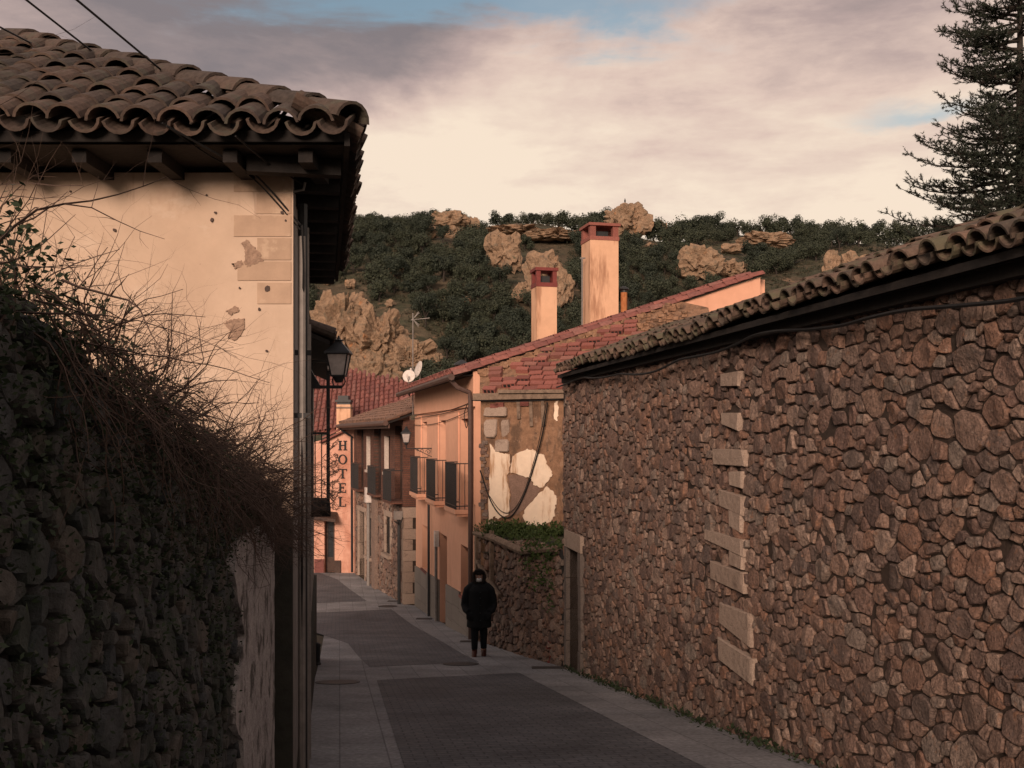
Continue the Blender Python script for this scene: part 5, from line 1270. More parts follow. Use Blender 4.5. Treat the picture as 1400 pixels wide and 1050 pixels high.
def build_left_second():
    rng = random.Random(61)
    t = thing('balcony_house', 'narrow grey house behind the cream one with an iron balcony under tiles', 'house')
    y0, y1 = 10.22, 19.0; sf = frame((LX(y0) - .01, y0), (-.183, 1), (1, .183)); L = (y1 - y0) * 1.0166
    q = MB(); q.fbox(sf, 0, -4, -6, L, 0, .95); q.build('wall', M['greywall'], t)
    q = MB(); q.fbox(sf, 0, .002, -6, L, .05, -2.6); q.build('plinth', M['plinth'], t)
    sl_ = .42; ov = .25
    q = MB(); q.prism([sf(1.2, ov, 1.0), sf(L, ov, 1.0), sf(L, -2, 1.0 + sl_ * (2 + ov)), sf(1.2, -2, 1.0 + sl_ * (2 + ov))], (0, 0, .05)); q.build('roof_deck', M['wood'], t)
    cov = tile_mesh('roof_tile', M['tile'], seg=6); pan = tile_mesh('roof_tile', M['tile'], .085, .09, concave=True, seg=6)
    u = sf(1, 0, 0) - sf(0, 0, 0); w = (sf(0, -1, sl_) - sf(0, 0, 0)).normalized()
    place_tiles(t, tile_field(rng, sf(1.25, ov + .03, 1.06), u, w, 36, lambda c: 6, .2, .33, 0, 1.3), cov, pan, M['tile'], 40, prio=lambda m_: m_.translation.y + m_.translation.z)
    b = bpy.data.objects.new('balcony', None); C.objects.link(b); b.parent = t
    s0, s1, pr, z0 = 2.6, 5.2, .27, -.95
    q = MB(); q.fbox(sf, s0, .004, z0 - .08, s1, pr, z0); q.build('slab', M['wood'], b)
    for s_ in (s0 + .02, (s0 + s1) / 2, s1 - .06):
        q = MB(); q.fbox(sf, s_, pr - .05, z0, s_ + .04, pr - .01, .93); q.build('post', M['iron'], b)
    q = MB(); q.fbox(sf, s0 + .05, .02, z0, s0 + .08, .05, .93); q.build('post', M['iron'], b)
    for z in (z0 + .95, z0 + .08, .90):
        q = MB(); q.fbox(sf, s0, pr - .045, z, s1, pr - .015, z + .03); q.build('rail', M['iron'], b)
        q = MB(); q.fbox(sf, s0, .004, z, s0 + .03, pr - .045, z + .03); q.build('rail', M['iron'], b)
    for k in range(20):
        s_ = s0 + .08 + (s1 - s0 - .16) * k / 19; q = MB(); q.fbox(sf, s_, pr - .036, z0 + .08, s_ + .014, pr - .022, z0 + .95); q.build('baluster', M['iron'], b)
    for k in range(2): q = MB(); q.fbox(sf, s0 + .008, .07 + k * .08, z0 + .08, s0 + .022, .084 + k * .08, z0 + .95); q.build('baluster', M['iron'], b)
    q = MB(); q.fbox(sf, s0 - .3, pr - .04, .80, s0 + 1.0, pr + .0, .84); q.build('awning_bar', M['dish'], b)
    q = MB(); q.fbox(sf, 3.0, .003, -.9, 4.2, .03, .75); q.build('balcony_door', M['shut'], t)
    x, y = G(434.5, 909); z = gz(y)
    p = thing('bollard', 'short dark post standing against the grey house at the pavement edge', 'bollard')
    q = MB(); q.lathe((x, y, z), [(.055, 0), (.055, .03), (.042, .05), (.042, .30), (.055, .32), (.045, .37), (.015, .39)], 10); q.build('shaft', M['iron'], p)
build_left_second()

# ================================================================== GARDEN WALL + BRAMBLE
WX = lambda d: -.746 - .1043 * d
def build_garden_wall():
    rng = random.Random(71)
    t = thing('garden_wall', 'dark overgrown rubble garden wall with a whitewashed end', 'wall')
    fr = frame((WX(5.6), 5.6), (.1043, -1), (1, .1043)); kx = math.hypot(1, .1043); L = 9.0
    d_of = lambda s_: 5.6 - s_ / kx
    zt = lambda s_: .62 - .19 * max(d_of(s_), .2) + .03 * math.sin(s_ * 4)
    n = 24
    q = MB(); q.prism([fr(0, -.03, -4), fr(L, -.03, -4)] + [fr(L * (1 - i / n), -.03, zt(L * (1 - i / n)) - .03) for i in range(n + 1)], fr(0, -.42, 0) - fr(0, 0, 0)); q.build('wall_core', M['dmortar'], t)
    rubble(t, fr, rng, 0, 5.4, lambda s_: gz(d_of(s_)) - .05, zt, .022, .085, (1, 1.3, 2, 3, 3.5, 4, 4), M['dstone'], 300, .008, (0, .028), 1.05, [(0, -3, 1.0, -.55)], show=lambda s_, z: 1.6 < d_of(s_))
    # whitewashed plaster on the last metre
    pl = []
    for i in range(30):
        f_ = i / 29; pl.append((.02 + .012 * math.sin(i * 2.1) + rng.uniform(0, .02), -2.3 + f_ * 1.85))
    for i in range(30):
        f_ = 1 - i / 29; pl.append((1.12 + .10 * math.sin(i * .7) + rng.uniform(-.05, .05) + .12 * f_, -2.3 + f_ * 1.85))
    q = MB(); q.prism([fr(a, -.03, b) for a, b in pl], fr(0, .065, 0) - fr(0, 0, 0)); q.build('whitewash_patch', M['white'], t)
    q = MB()
    # soil bed behind the wall
    pl = [fr(-.05, -.3, 0), fr(L, -.3, 0), Vector((-7, -3.3, 0)), Vector((-7, 6.08, 0)), Vector((WX(5.6) - .3, 6.08, 0))]
    q = MB(); q.add([(p.x, p.y, .50 - .19 * max(p.y, .2)) for p in pl], [tuple(range(5))]); struct(q.build('garden_soil', M['earth']))
    # bramble
    tw = MB()
    def twig(p, d, ln, r, lev):
        n_ = max(3, int(ln / .045)); pts = [p]; rr = [r]; dv = d.normalized(); q_ = p
        for i in range(n_):
            dv = (dv + Vector((rng.gauss(0, .22), rng.gauss(0, .22), rng.gauss(0, .20) - .045 * (i / n_))) ).normalized()
            q_ = q_ + dv * ln / n_
            if q_.y > 5.98 and q_.x < LX(q_.y) + .05 : q_.y = 5.98 - rng.uniform(0, .05); dv.y = -abs(dv.y) * .3
            pts.append(q_.copy()); rr.append(r * (1 - .75 * (i + 1) / n_))
            if lev < 3 and rng.random() < (.62 if lev == 0 else .52 if lev == 1 else .25):
                a = Vector((rng.uniform(-1, 1), rng.uniform(-1, 1), rng.uniform(-.55, 1))).normalized()
                twig(q_, (dv * .55 + a).normalized(), ln * rng.uniform(.25, .5), rr[-1] * .72, lev + 1)
        tw.tube(pts, rr, 3, False)
    hgt = lambda d: np.interp(d, [1.5, 1.9, 2.3, 2.95, 4.1, 5.2, 6.0], [.42, .40, .36, .40, .40, .30, .22])
    def sd_(d): return fr((5.6 - d) * kx, 0, 0)
    for k in range(520):
        d = 1.7 + 4.2 * rng.random() ** .8; off = rng.uniform(-.55, .03)
        zt_ = .62 - .19 * d
        b = Vector((WX(d) + off, min(d, 5.9), zt_ - .05))
        h = float(hgt(d)) * rng.uniform(.55, 1.05)
        twig(b, Vector((rng.uniform(-.5, .75), rng.uniform(-.6, .6), 1.0)), h * 1.25, rng.uniform(.0024, .0042), 0)
    for k in range(330):         # dense mass toward the house corner, drooping over the wall end
        d = rng.uniform(4.4, 6.0); b = Vector((WX(d) + rng.uniform(-.25, .06), min(d, 5.95), .62 - .19 * d + rng.uniform(-.1, .22)))
        twig(b, Vector((rng.uniform(-.2, 1.1), rng.uniform(-.7, .5), rng.uniform(-.8, .7))), rng.uniform(.25, .48), rng.uniform(.0024, .004), 0)
    for k in range(330):         # trailing stems down the face
        d = rng.uniform(1.9, 5.4); b = Vector((WX(d) + rng.uniform(0, .05), d, .62 - .19 * d + rng.uniform(-.05, .1)))
        twig(b, Vector((rng.uniform(.1, .5), rng.uniform(-.6, .6), rng.uniform(-1.4, .1))), rng.uniform(.15, .5), rng.uniform(.0020, .0034), 1)
    o = tw.build('bare_bramble', M['twig']); tag(o, 'tangle of bare brown bramble twigs spilling over the garden wall', 'bush')
    iv = MB()
    for k in range(950):
        d = rng.uniform(1.3, 5.5); zz = .62 - .19 * d - abs(rng.gauss(0, .30)) + .08
        if rng.random() < .35: zz -= rng.uniform(0, .9)
        if d > 4.2 and zz < -.45: continue
        c = Vector((WX(d) + .035, d, zz)); leaf_cards(iv, rng, c, 14, (.015, .06, .05), .017, -.2)
    for k in range(260):
        d = rng.uniform(1.5, 5.7); c = Vector((WX(d) - rng.uniform(0, .4), d, .62 - .19 * d + rng.uniform(-.02, .12))); leaf_cards(iv, rng, c, 14, (.06, .06, .04), .020)
    o = iv.build('wall_ivy', M['ivy']); tag(o, 'dark green ivy leaves covering the head of the garden wall', 'ivy'); o['kind'] = 'stuff'
build_garden_wall()

# ================================================================== HILL: rocks, oaks, scrub
def rock_obj(name, c, sx, sy, sz, seed, sub=5, label=None, f=1.0, amp=1.0):
    bm = bmesh.new(); bmesh.ops.create_icosphere(bm, subdivisions=sub, radius=1)
    off = Vector((seed * 13.7, seed * 7.1, seed * 3.3))
    m_ = (sx * sy * sz) ** (1 / 3)
    def facet(q, sc, o_):
        w_ = q * sc + o_; dist, pts = mnoise.voronoi(w_, distance_metric='DISTANCE'); c_ = pts[0]
        h = mnoise.cell(c_ * 3.17 + Vector((.5, .5, .5))); tl = mnoise.cell_vector(c_ * 5.31) - Vector((.5, .5, .5))
        return h, tl.dot(w_ - c_), math.exp(-max(dist[1] - dist[0], 0) * 14)
    for v in bm.verts:
        n = v.co.normalized()
        sq = (abs(n.x) ** 4 + abs(n.y) ** 4 + abs(n.z) ** 4) ** (-1 / 4)
        b_ = Vector((n.x * sx, n.y * sy, n.z * sz)) * (.45 + .55 * sq)
        q = b_ * (f / m_) * 1.25; q = Vector((q.x, q.y, q.z * .55)) + Vector((.25, .1, .2)) * mnoise.noise(q * 1.3 + off)
        h1, t1, c1 = facet(q, 1.0, off); h2, t2, c2 = facet(q, 2.3, off * 1.7); h3, t3, c3 = facet(q, 5.0, off * .6)
        k = 1 + amp * (.22 * (h1 - .5) + .30 * t1 - .06 * c1 + .11 * (h2 - .5) + .14 * t2 - .035 * c2 + .045 * (h3 - .5) + .05 * t3 + .02 * mnoise.noise(q * 14))
        v.co = b_ * k * .92
    me = bpy.data.meshes.new(name); bm.to_mesh(me); bm.free(); me.materials.append(M['rock'])
    o = bpy.data.objects.new(name, me); C.objects.link(o); o.location = c
    return o
ROCKS = []; ROCKS_TOP = []
def build_rocks():
    # big crag left of the orange roof, built of five leaning masses
    spec = [(468, 452, 46, 62), (515, 470, 46, 52), (440, 500, 40, 50), (560, 492, 40, 34), (500, 525, 55, 42), (590, 505, 18, 26)]
    t = thing('crag', 'great ochre crag of jointed rock above the hotel roofs', 'crag')
    for i, (px, py, rx, ry) in enumerate(spec):
        h = hill_hit(px, min(py + ry * .55, 575)); d = h.y if h else 130; d = min(d, 150)
        c = P(px, py, d); k = d / F; o = rock_obj('crag_block', c, rx * k, rx * k * .8, ry * k, 3 + i, 5, f=1.5); o.parent = t
        ROCKS.append((px - rx, py - ry, px + rx, py + ry))
    L_ = [(858, 303, 32, 25, 'pinnacle of stacked boulders on the ridge line', 1.0), (615, 303, 30, 14, 'rounded skyline rocks between oaks left of the grassy rim', 1.0), (590, 318, 12, 10, None, 1), (648, 308, 10, 14, None, 1),
          (745, 378, 30, 34, 'slabby grey cliff behind the shorter chimney', 1.2), (690, 345, 26, 30, 'broken cliff below the grassy rim', 1.2), (716, 400, 16, 14, None, 1), (768, 398, 18, 26, None, 1),
          (958, 360, 29, 24, 'pale knobbly outcrop on the slope past the chimneys', 1.2), (1000, 368, 22, 12, None, 1), (1045, 330, 40, 12, 'flat bare rock shelf below the ridge oaks', 1.0), (1172, 374, 34, 30, 'square ochre bluff above the outbuilding roof', 1.2), (1140, 372, 16, 26, None, 1), (1212, 372, 16, 22, None, 1),
          (700, 318, 40, 8, None, 1), (760, 322, 40, 8, None, 1), (905, 315, 8, 16, None, 1), (532, 372, 8, 10, None, 1), (548, 362, 8, 10, None, 1), (598, 410, 9, 7, None, 1), (636, 410, 10, 6, None, 1), (448, 384, 7, 8, None, 1), (478, 388, 8, 8, None, 1), (620, 318, 14, 10, None, 1), (532, 415, 6, 6, None, 1), (1000, 340, 16, 8, None, 1), (890, 340, 10, 8, None, 1)]
    for i, (px, py, rx, ry, lab, f) in enumerate(L_):
        h = hill_hit(px, py + ry * .75); d = h.y - .6 * rx / F * h.y if h else 261
        c = P(px, py, d); k = d / F; small = lab is None
        o = rock_obj('boulder' if small else 'rock_outcrop', c, rx * k * 1.12, rx * k * .9, ry * k * 1.12, 20 + i, 3 if rx * ry < 150 else 4, f=1.3 if rx > 14 else .9)
        if small: tag(o, 'small pale boulder half hidden among the hillside oaks', 'boulder', 'boulders on the hillside')
        else: tag(o, lab, 'rock')
        ROCKS.append((px - rx * 1.0, py - ry * .9, px + rx * 1.0, py + ry + (16 if rx > 11 else 5)))
        if i == 0:
            v = max((o.matrix_basis @ v.co for v in o.data.vertices), key=lambda p: p.z - .15 * abs(p.x - P(840, 280, d).x)); ROCKS_TOP.append(v.copy())
build_rocks()

def crown_mesh(name, seed, rx, rz, nl, size, m, zc, squash=1.0, holes=.3):
    rng = random.Random(seed); mb = MB(); lobes = []
    for i in range(13):
        a = rng.uniform(0, 6.28); r = rng.uniform(.15, .80); z = rng.uniform(-.75, .8)
        lobes.append((Vector((math.cos(a) * r * rx, math.sin(a) * r * rx, zc + z * rz * .75)), rng.uniform(.26, .46) * rx))
    for k in range(nl):
        c, r = rng.choice(lobes)
        d = Vector((rng.gauss(0, 1), rng.gauss(0, 1), rng.gauss(0, 1))).normalized(); p = c + Vector((d.x, d.y, d.z * squash)) * r * (rng.uniform(.55, 1.08))
        n = (d + Vector((rng.uniform(-.7, .7), rng.uniform(-.7, .7), rng.uniform(-.3, .9)))).normalized(); x = n.cross(Vector((rng.uniform(-1, 1), rng.uniform(-1, 1), .3))).normalized(); y = n.cross(x)
        s_ = size * rng.uniform(.5, 1.2); t_ = rng.uniform(.5, .9)
        mb.add([p - x * s_, p - y * s_ * t_, p + x * s_, p + y * s_ * t_], [(0, 1, 2, 3)])
    return mb.mesh(name, m)
def trunk_mesh(name, seed, h, r, spread):
    rng = random.Random(seed); mb = MB()
    fork = h * rng.uniform(.45, .6); mb.tube([(0, 0, -.8), (rng.uniform(-.1, .1), 0, fork * .5), (rng.uniform(-.2, .2), rng.uniform(-.2, .2), fork)], [r * 1.25, r, r * .8], 6)
    for k in range(4):
        a = k * 1.57 + rng.uniform(-.5, .5); e = Vector((math.cos(a) * spread, math.sin(a) * spread, h + rng.uniform(-.2, .5))); b = Vector((0, 0, fork * .9))
        mb.tube([b, (b + e) / 2 + Vector((0, 0, .2)), e], [r * .6, r * .4, r * .2], 5)
    return mb.mesh(name, M['bark'])
def build_trees():
    rng = random.Random(81)
    var = []
    for i in range(7):
        zc = [2.6, 2.0, 2.9, 2.3, 1.9, 3.0, 1.8][i]; rx = [2.5, 2.8, 2.1, 2.7, 2.3, 2.4, 2.6][i]; rz = [1.7, 1.7, 2.1, 1.6, 1.7, 2.0, 1.6][i]
        var.append((crown_mesh('crown', 100 + i, rx, rz, 2600, .15, M['oakd'] if i in (2, 5) else M['oak'], zc), trunk_mesh('trunk', 200 + i, zc, .17, rx * .5)))
    def tree(c, k, v, lab, grp, nm='oak_tree'):
        t = thing(nm, lab, 'tree', grp); t.location = c; t.scale = (k * rng.uniform(.85, 1.2), k * rng.uniform(.85, 1.2), k * rng.uniform(.85, 1.1)); t.rotation_euler = (0, 0, rng.uniform(0, 6.28))
        link_mesh('crown', var[v][0], t); link_mesh('trunk', var[v][1], t)
    # skyline
    sky = [(481, 312, 1.0), (497, 306, 1.0), (514, 296, .95), (536, 300, 1.25), (544, 302, 1.1), (560, 308, .9), (603, 297, 1.0), (628, 298, .75), (648, 298, .95), (686, 298, .8), (703, 300, .9), (722, 298, .95), (742, 298, 1.0), (764, 298, .9), (782, 298, .95), (802, 298, 1.0), (818, 300, .9),
           (893, 300, .8), (907, 297, 1.15), (928, 296, 1.2), (940, 302, .8), (955, 306, 1.0), (973, 305, 1.0), (992, 306, .9), (1008, 305, 1.05), (1026, 305, 1.05), (1044, 304, 1.1), (1062, 304, 1.15), (1080, 306, 1.1), (1098, 308, 1.0), (1117, 312, .95), (1135, 312, 1.0), (1153, 308, 1.05), (1172, 312, 1.0), (1190, 310, 1.05), (1208, 312, 1.05), (1226, 312, 1.1), (1245, 314, 1.1), (1265, 314, 1.1), (1290, 316, 1.1), (1315, 316, 1.1), (1345, 318, 1.1), (1375, 320, 1.1), (455, 318, 1), (430, 322, 1.1), (405, 326, 1.1)]
    for px, py, k in sky:
        d = 262.0 + rng.uniform(-5, 4); x = (px - CX) / F * d; top = (HY - (py - 15)) / F * d; z = hz(x, d)
        kk = min(max((top - z) / 4.6, .85), 1.7)
        tree((x, d, z - .3), kk * rng.uniform(.92, 1.08), rng.randrange(7), 'dark holm oak standing against the sky along the ridge', 'oaks on the ridge line')
    n = 0; pts = []
    for _ in range(9000):
        if n >= 300: break
        px = rng.uniform(405, 1330); py = rng.uniform(308, 548)
        if any(a < px < c and b - 2 < py < d for a, b, c, d in ROCKS): continue
        if 650 < px < 815 and py < 332 and rng.random() < .8: continue
        if 1000 < px < 1080 and py < 345 and rng.random() < .8: continue
        if 880 < px < 930 and 325 < py < 400 and rng.random() < .6: continue
        # hidden behind houses
        h = hill_hit(px, py)
        if not h or any((h - q).length < 3.3 for q in pts): continue
        if py > 505 - .316 * (px - 628) + 8 and px > 628: continue
        pts.append(h); n += 1
        tree(h, rng.uniform(.72, 1.28) * (1.0 if py < 430 else .95), rng.randrange(7), 'dark green holm oak growing on the steep hillside below the ridge', 'oaks on the hillside')
    # scrub as one mass
    mb = MB()
    for _ in range(5600):
        px = rng.uniform(400, 1330); py = rng.uniform(300, 550); h = hill_hit(px, py)
        if not h: continue
        if any(a < px < c and b < py < d for a, b, c, d in ROCKS) and rng.random() < .85: continue
        r = rng.uniform(.35, 1.1)
        for k in range(22):
            d = Vector((rng.gauss(0, .5), rng.gauss(0, .5), abs(rng.gauss(0, .5)))) * r; p = h + d; s_ = .16 * rng.uniform(.6, 1.4)
            x = Vector((rng.uniform(-1, 1), rng.uniform(-1, 1), rng.uniform(-1, 1))).normalized(); y = x.cross(Vector((rng.uniform(-1, 1), rng.uniform(-1, 1), rng.uniform(-1, 1)))).normalized()
            mb.add([p - x * s_, p - y * s_ * .7, p + x * s_, p + y * s_ * .7], [(0, 1, 2, 3)])
    o = mb.build('scrub', M['scrubm']); tag(o, 'low dry scrub covering the hillside between oaks and rocks', 'scrub'); o['kind'] = 'stuff'
    b = thing('bird', 'tiny dark bird perched on top of the ridge pinnacle', 'bird')
    c = ROCKS_TOP[0] + Vector((0, 0, .42)); q = MB(); q.lathe(c, [(.04, -.5), (.16, -.3), (.22, 0), (.16, .25), (.10, .35), (.12, .5), (.03, .62)], 8); q.build('body', M['black'], b)
build_trees()

# ================================================================== FIR behind the outbuilding
def build_fir():
    rng = random.Random(91)
    base = Vector(((1394 - CX) / F * 25, 25, gz(25))); H = 18.6; zt = base.z + H
    t = thing('fir_tree', 'tall dark fir with upswept branch tips behind the outbuilding roof', 'tree')
    q = MB(); q.tube([base, base + Vector((.02, 0, H * .5)), base + Vector((0, 0, H))], [.22, .125, .02], 10); q.build('trunk', M['bark'], t)
    br = MB(); nd = MB()
    def needles(p, d, n, l):
        x = d.orthogonal().normalized(); y = d.cross(x)
        for _ in range(n):
            a = rng.uniform(0, 6.28); s_ = (x * math.cos(a) + y * math.sin(a)); o = p + d * rng.uniform(-.05, .05)
            e = o + (s_ * .8 + d * rng.uniform(.3, 1.1)).normalized() * l * rng.uniform(.7, 1.4); wv = d.cross(s_) * .011
            nd.add([o - wv, o + wv, e], [(0, 1, 2)])
    def spray(p, d, ln, lev):
        n = max(2, int(ln / .07)); q_ = p.copy(); pts = [p]
        for i in range(n):
            d = (d + Vector((rng.gauss(0, .10), rng.gauss(0, .10), .07 + rng.gauss(0, .06)))).normalized(); q_ = q_ + d * ln / n; pts.append(q_.copy())
            needles(q_, d, 8, .068)
            if lev < 1 and rng.random() < .55 and i > 0:
                sd_ = Vector((-d.y, d.x, rng.uniform(-.3, .5))).normalized() * rng.choice((-1, 1)); spray(q_, (d * .8 + sd_ * .7).normalized(), ln * rng.uniform(.3, .55), lev + 1)
        br.tube(pts, [.009 * (1 - .7 * i / n) for i in range(n + 1)], 3, False)
    def branch(p, az, ln, r):
        d = Vector((math.cos(az), math.sin(az), rng.uniform(-.12, .12))); pts = [p]; rr = [r]; n = max(4, int(ln / .17)); q_ = p.copy()
        for i in range(n):
            f_ = i / n; dv = Vector((d.x, d.y, d.z - .12 * math.sin(f_ * 3.1) + .75 * f_ * f_ + rng.gauss(0, .06))); dv.x += rng.gauss(0, .07); dv.y += rng.gauss(0, .07); dv.normalize()
            q_ = q_ + dv * ln / n; pts.append(q_.copy()); rr.append(r * (1 - .85 * (i + 1) / n))
            if f_ > .15:
                for sgn in (-1, 1):
                    if rng.random() < .9:
                        sd_ = Vector((-dv.y, dv.x, 0)).normalized() * sgn
                        tl = (.16 + .42 * (1 - f_) * min(ln / 2, 1)) * rng.uniform(.5, 1.25)
                        spray(q_, (dv * .7 + sd_ * .8 + Vector((0, 0, rng.uniform(-.35, .55)))).normalized(), tl, 0)
            if f_ > .3: needles(q_, dv, 9, .06)
        br.tube(pts, rr, 4, False)
    z = base.z + 4.0
    while z < zt - .3:
        h = z; ln = float(np.interp(h, [-1, 3, 5.5, 8, 10.6, zt], [3.4, 3.6, 3.1, 2.2, 1.45, .15]))
        for k in range(8):
            a = rng.uniform(0, 6.28); branch(Vector((base.x, base.y, z + rng.uniform(-.15, .15))), a, ln * rng.uniform(.6, 1.08), .035 * min(1, ln / 2) + .006)
        z += .31
    br.build('branches', M['bark'], t); nd.build('needles', M['fir'], t)
build_fir()

# ================================================================== PERSON
def ring_loft(mb, rings, n=20):
    """rings: (centre, rx, ry) stacked"""
    vs = []; fs = []
    for c, rx, ry in rings:
        for k in range(n):
            a = 2 * math.pi * k / n; vs.append(Vector(c) + Vector((math.cos(a) * rx, math.sin(a) * ry, 0)))
    for i in range(len(rings) - 1):
        for k in range(n): fs.append((i * n + k, i * n + (k + 1) % n, (i + 1) * n + (k + 1) % n, (i + 1) * n + k))
    fs.append(tuple(range(n))[::-1]); fs.append(tuple((len(rings) - 1) * n + k for k in range(n))); mb.add(vs, fs)
def fuse(mb, name, m, parent, vox=.014, it=3):
    me = bpy.data.meshes.new(name); me.from_pydata([tuple(v) for v in mb.v], [], mb.f); o = bpy.data.objects.new(name, me); C.objects.link(o)
    r = o.modifiers.new('r', 'REMESH'); r.mode = 'VOXEL'; r.voxel_size = vox; s_ = o.modifiers.new('s', 'SMOOTH'); s_.iterations = it; s_.factor = .5
    dg = bpy.context.evaluated_depsgraph_get(); m2 = bpy.data.meshes.new_from_object(o.evaluated_get(dg)); o.modifiers.clear(); o.data = m2; m2.materials.clear(); m2.materials.append(m)
    m2.polygons.foreach_set('use_smooth', [True] * len(m2.polygons)); o.parent = parent; return o
def build_person():
    rng = random.Random(101)
    x, y = G(655, 897); t = thing('person', 'person in a long black hooded coat and white mask walking up the street', 'person'); t.location = (x, y, gz(y)); t.scale = (.985,) * 3
    # body: head, neck, torso, legs in one skin
    b = MB()
    ring_loft(b, [((0, .01, 1.42), .028, .03), ((0, -.01, 1.44), .055, .06), ((0, -.015, 1.48), .068, .08), ((0, -.01, 1.53), .076, .092), ((0, 0, 1.58), .076, .094), ((0, .005, 1.62), .066, .082), ((0, .005, 1.648), .035, .045)], 18)
    ring_loft(b, [((0, .015, 1.32), .075, .075), ((0, .012, 1.38), .055, .058), ((0, .005, 1.46), .05, .055)], 14)
    ring_loft(b, [((0, 0, .78), .15, .11), ((0, 0, .9), .165, .115), ((0, 0, 1.1), .15, .105), ((0, 0, 1.3), .17, .10), ((0, .01, 1.36), .10, .08)], 18)
    for sx, fy in ((-1, -.06), (1, .05)):
        b.tube([(sx * .08, 0, .84), (sx * .085, fy * .4 - .01, .48), (sx * .085, fy + .02, .08)], [.085, .062, .046], 12)
    b.tube([(0, -.085, 1.545), (0, -.108, 1.515), (0, -.10, 1.505)], [.011, .016, .012], 8)      # nose
    body = fuse(b, 'body', M['skin'], t, .010, 2)
    q = MB()
    for sx, fy in ((-1, -.06), (1, .05)):
        q.tube([(sx * .078, 0, .86), (sx * .085, fy * .4 - .012, .48), (sx * .086, fy * .9 + .015, .14)], [.098, .076, .060], 14)
    ring_loft(q, [((0, 0, .76), .16, .12), ((0, 0, .92), .17, .125)], 18)
    fuse(q, 'trousers', M['trouser'], t, .012, 2)
    for sx, fy in ((-1, -.06), (1, .05)):
        q = MB(); q.tube([(sx * .087, fy + .02, .19), (sx * .087, fy + .025, .12), (sx * .087, fy + .02, .05)], [.054, .054, .054], 12)
        ring_loft(q, [((sx * .09, fy - .04, .0), .048, .125), ((sx * .09, fy - .04, .035), .05, .125), ((sx * .09, fy - .03, .07), .045, .105), ((sx * .09, fy - .01, .11), .04, .07)], 14)
        fuse(q, 'boot', M['boot'], t, .010, 2)
    # coat with sleeves, hands in pockets
    c = MB()
    ring_loft(c, [((0, 0, .56), .238, .175), ((0, 0, .60), .24, .178), ((0, 0, .78), .222, .165), ((0, 0, .98), .20, .150), ((0, 0, 1.15), .205, .150), ((0, .005, 1.27), .215, .145), ((0, .012, 1.34), .178, .125), ((0, .015, 1.40), .115, .10), ((0, .015, 1.43), .09, .09)], 26)
    for sx in (-1, 1):
        c.tube([(sx * .07, .012, 1.405), (sx * .155, .012, 1.352), (sx * .222, .015, 1.275), (sx * .268, .03, 1.10), (sx * .285, .03, .98), (sx * .255, -.05, .90), (sx * .20, -.125, .86)], [.045, .066, .080, .076, .07, .065, .055], 14)
        ring_loft(c, [((sx * .17, -.13, .72), .07, .03), ((sx * .17, -.14, .78), .075, .035), ((sx * .175, -.138, .86), .07, .03)], 12)
    coat = fuse(c, 'coat', M['coat'], t, .013, 2)
    q = MB(); q.box(-.012, -.205, .60, .012, -.14, .62)
    pl = [(0, -.185, .60), (0, -.18, .78), (0, -.166, .98), (0, -.166, 1.15), (0, -.16, 1.27)]
    q.tube(pl, .012, 6); q.build('coat_placket', M['coat'], coat)
    for z in (.72, .86, 1.0, 1.14, 1.25): q = MB(); q.lathe((.03, -.172 + (z - 1) * .05 - (.012 if z < .9 else 0), z), [(.013, -.006), (.013, .006)], 8); q.build('button', M['iron'], coat)
    # hood and fur rim
    h = MB()
    vs = []; fs = []; n = 20
    prof = [(-.045, .100, .118), (-.01, .118, .138), (.05, .122, .142), (.10, .100, .120), (.135, .055, .07)]
    for yy, rx, rz in prof:
        for k in range(n): a = 2 * math.pi * k / n; vs.append(Vector((math.cos(a) * rx, yy, 1.535 + math.sin(a) * rz - (.02 if yy > .05 else 0))))
    for i in range(len(prof) - 1):
        for k in range(n): fs.append((i * n + k, (i + 1) * n + k, (i + 1) * n + (k + 1) % n, i * n + (k + 1) % n))
    fs.append(tuple((len(prof) - 1) * n + k for k in range(n))); h.add(vs, fs); hood = h.build('hood', M['coat'], t, smooth=True)
    q = MB(); pts = [(math.cos(a) * .108, -.05 + .012 * math.sin(a * 3), 1.53 + math.sin(a) * .126) for a in np.linspace(0, 2 * math.pi, 25)]; q.tube(pts, [.030 + .005 * math.sin(i * 2.7) for i in range(25)], 9)
    for i in range(520):
        a = rng.uniform(0, 6.28); o = Vector((math.cos(a) * .108, -.05, 1.53 + math.sin(a) * .126)); d = Vector((math.cos(a) * rng.uniform(-.3, 1.2), rng.uniform(-1, .5), math.sin(a) * rng.uniform(-.3, 1.2))).normalized(); e = o + d * rng.uniform(.04, .062); s_ = d.orthogonal().normalized() * .003
        q.add([o - s_, o + s_, e], [(0, 1, 2)])
    q.build('fur_rim', M['fur'], hood)
    # face
    q = MB(); vs = []; fs = []; n = 9; m_ = 7
    for j in range(m_):
        for i in range(n):
            u = (i / (n - 1) - .5) * 2; v = (j / (m_ - 1) - .5) * 2
            vs.append((u * .058, -.128 + .050 * u * u + .018 * v * v + (.0 if v < .2 else .004), 1.478 + v * .040 * (1 - .25 * u * u)))
    for j in range(m_ - 1):
        for i in range(n - 1): fs.append((j * n + i, j * n + i + 1, (j + 1) * n + i + 1, (j + 1) * n + i))
    q.add(vs, fs); mo = q.build('face_mask', M['mask'], t, smooth=True); md = mo.modifiers.new('s', 'SOLIDIFY'); md.thickness = .006
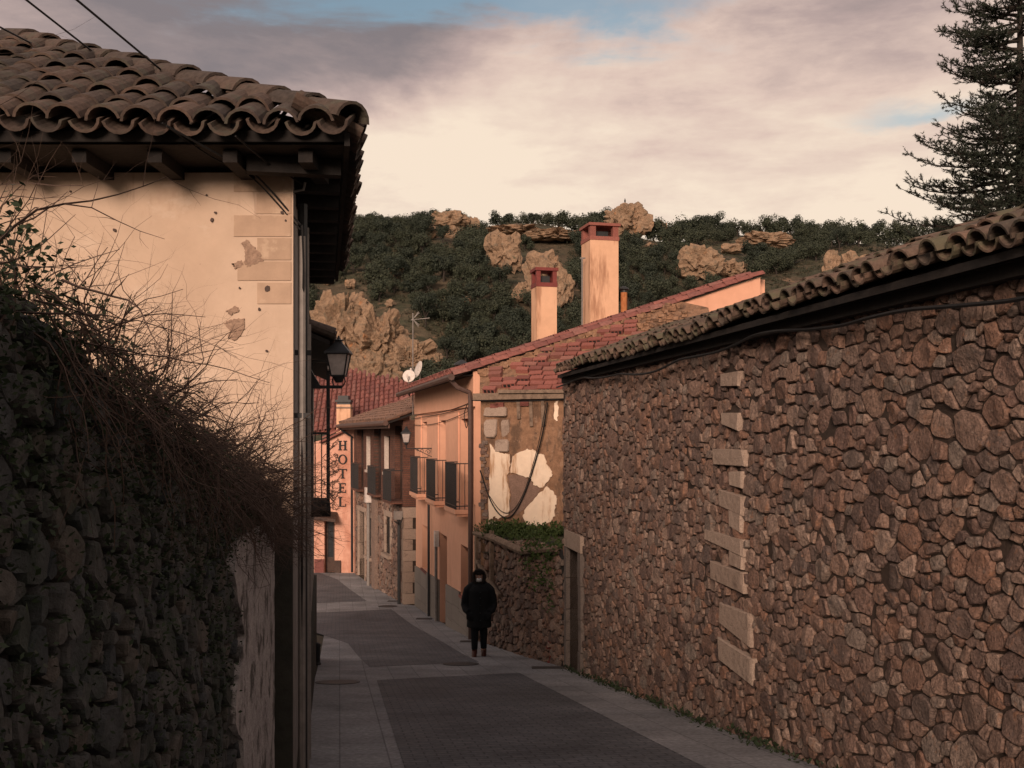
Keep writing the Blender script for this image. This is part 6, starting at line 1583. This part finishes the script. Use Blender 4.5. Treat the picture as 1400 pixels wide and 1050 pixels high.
    for sx in (-1, 1):
        q = MB(); q.lathe(Vector((sx * .030, -.094, 1.548)), [(.004, -.007), (.011, -.003), (.012, .002), (.004, .007)], 8); e = q.build('eye', M['mask'], body)
        q = MB(); q.lathe(Vector((sx * .030, -.104, 1.548)), [(.003, -.005), (.006, 0), (.003, .005)], 8); q.build('pupil', M['black'], e)
        q = MB(); q.tube([(sx * .014, -.096, 1.567), (sx * .03, -.098, 1.572), (sx * .046, -.086, 1.566)], .004, 5); q.build('eyebrow', M['hair'], body)
    q = MB(); ring_loft(q, [((0, -.0, 1.575), .080, .098), ((0, .003, 1.61), .078, .095), ((0, .005, 1.64), .06, .075), ((0, .008, 1.662), .03, .04)], 16); q.build('hair', M['hair'], t, smooth=True)
build_person()

# ================================================================== street furniture on the ground
def cover(px0, px1, py, thick_px, lab, round_=True):
    a = G(px0, py); b = G(px1, py); c = ((a[0] + b[0]) / 2, a[1]); r = (b[0] - a[0]) / 2; q = MB(); n = 24
    near = G((px0 + px1) / 2, py + thick_px); dy = max(a[1] - near[1], .12)
    pts = []
    if round_:
        for k in range(n): t = 2 * math.pi * k / n; pts.append((c[0] + math.cos(t) * r, c[1] + math.sin(t) * min(r, dy)))
    else: pts = [(c[0] - r, c[1] - dy / 2), (c[0] + r, c[1] - dy / 2), (c[0] + r, c[1] + dy / 2), (c[0] - r, c[1] + dy / 2)]
    q.prism([(x, y, gz(y) + .002) for x, y in pts], (0, 0, .007)); o = q.build('drain_cover' if not round_ else 'manhole_cover', M['metalcover']); tag(o, lab, 'drain cover' if not round_ else 'manhole cover')
cover(605, 655, 908, 3, 'round iron manhole cover on the pale band beside the person')
cover(431, 492, 933, 4, 'oval iron manhole cover in the pale paving by the left houses')
cover(727, 775, 913, 3, 'slotted drain cover on the pavement before the doorway', False)
cover(569, 591, 846, 2, 'small drain cover beside the orange plinth', False)
cover(517, 543, 829, 2, 'round iron cover on the far pale band near the brick house')
cover(530, 552, 822, 1.5, 'drain cover at the foot of the brick house quoins', False)
cover(629, 644, 877, 2, 'drain cover at the foot of the orange plinth by the ruin', False)
# weeds along the foot of the outbuilding
def foot_weeds():
    rng = random.Random(7); mb = MB()
    for k in range(170):
        d = rng.uniform(5, 17); x = 3.74 - .164 * d - .05
        c = Vector((x - rng.uniform(0, .08), d, gz(d) + .02)); leaf_cards(mb, rng, c, 6, (.03, .04, .02), .05)
    o = mb.build('kerb_weeds', M['ivy']); tag(o, 'small weeds rooted along the foot of the stone outbuilding', 'weeds'); o['kind'] = 'stuff'
foot_weeds()
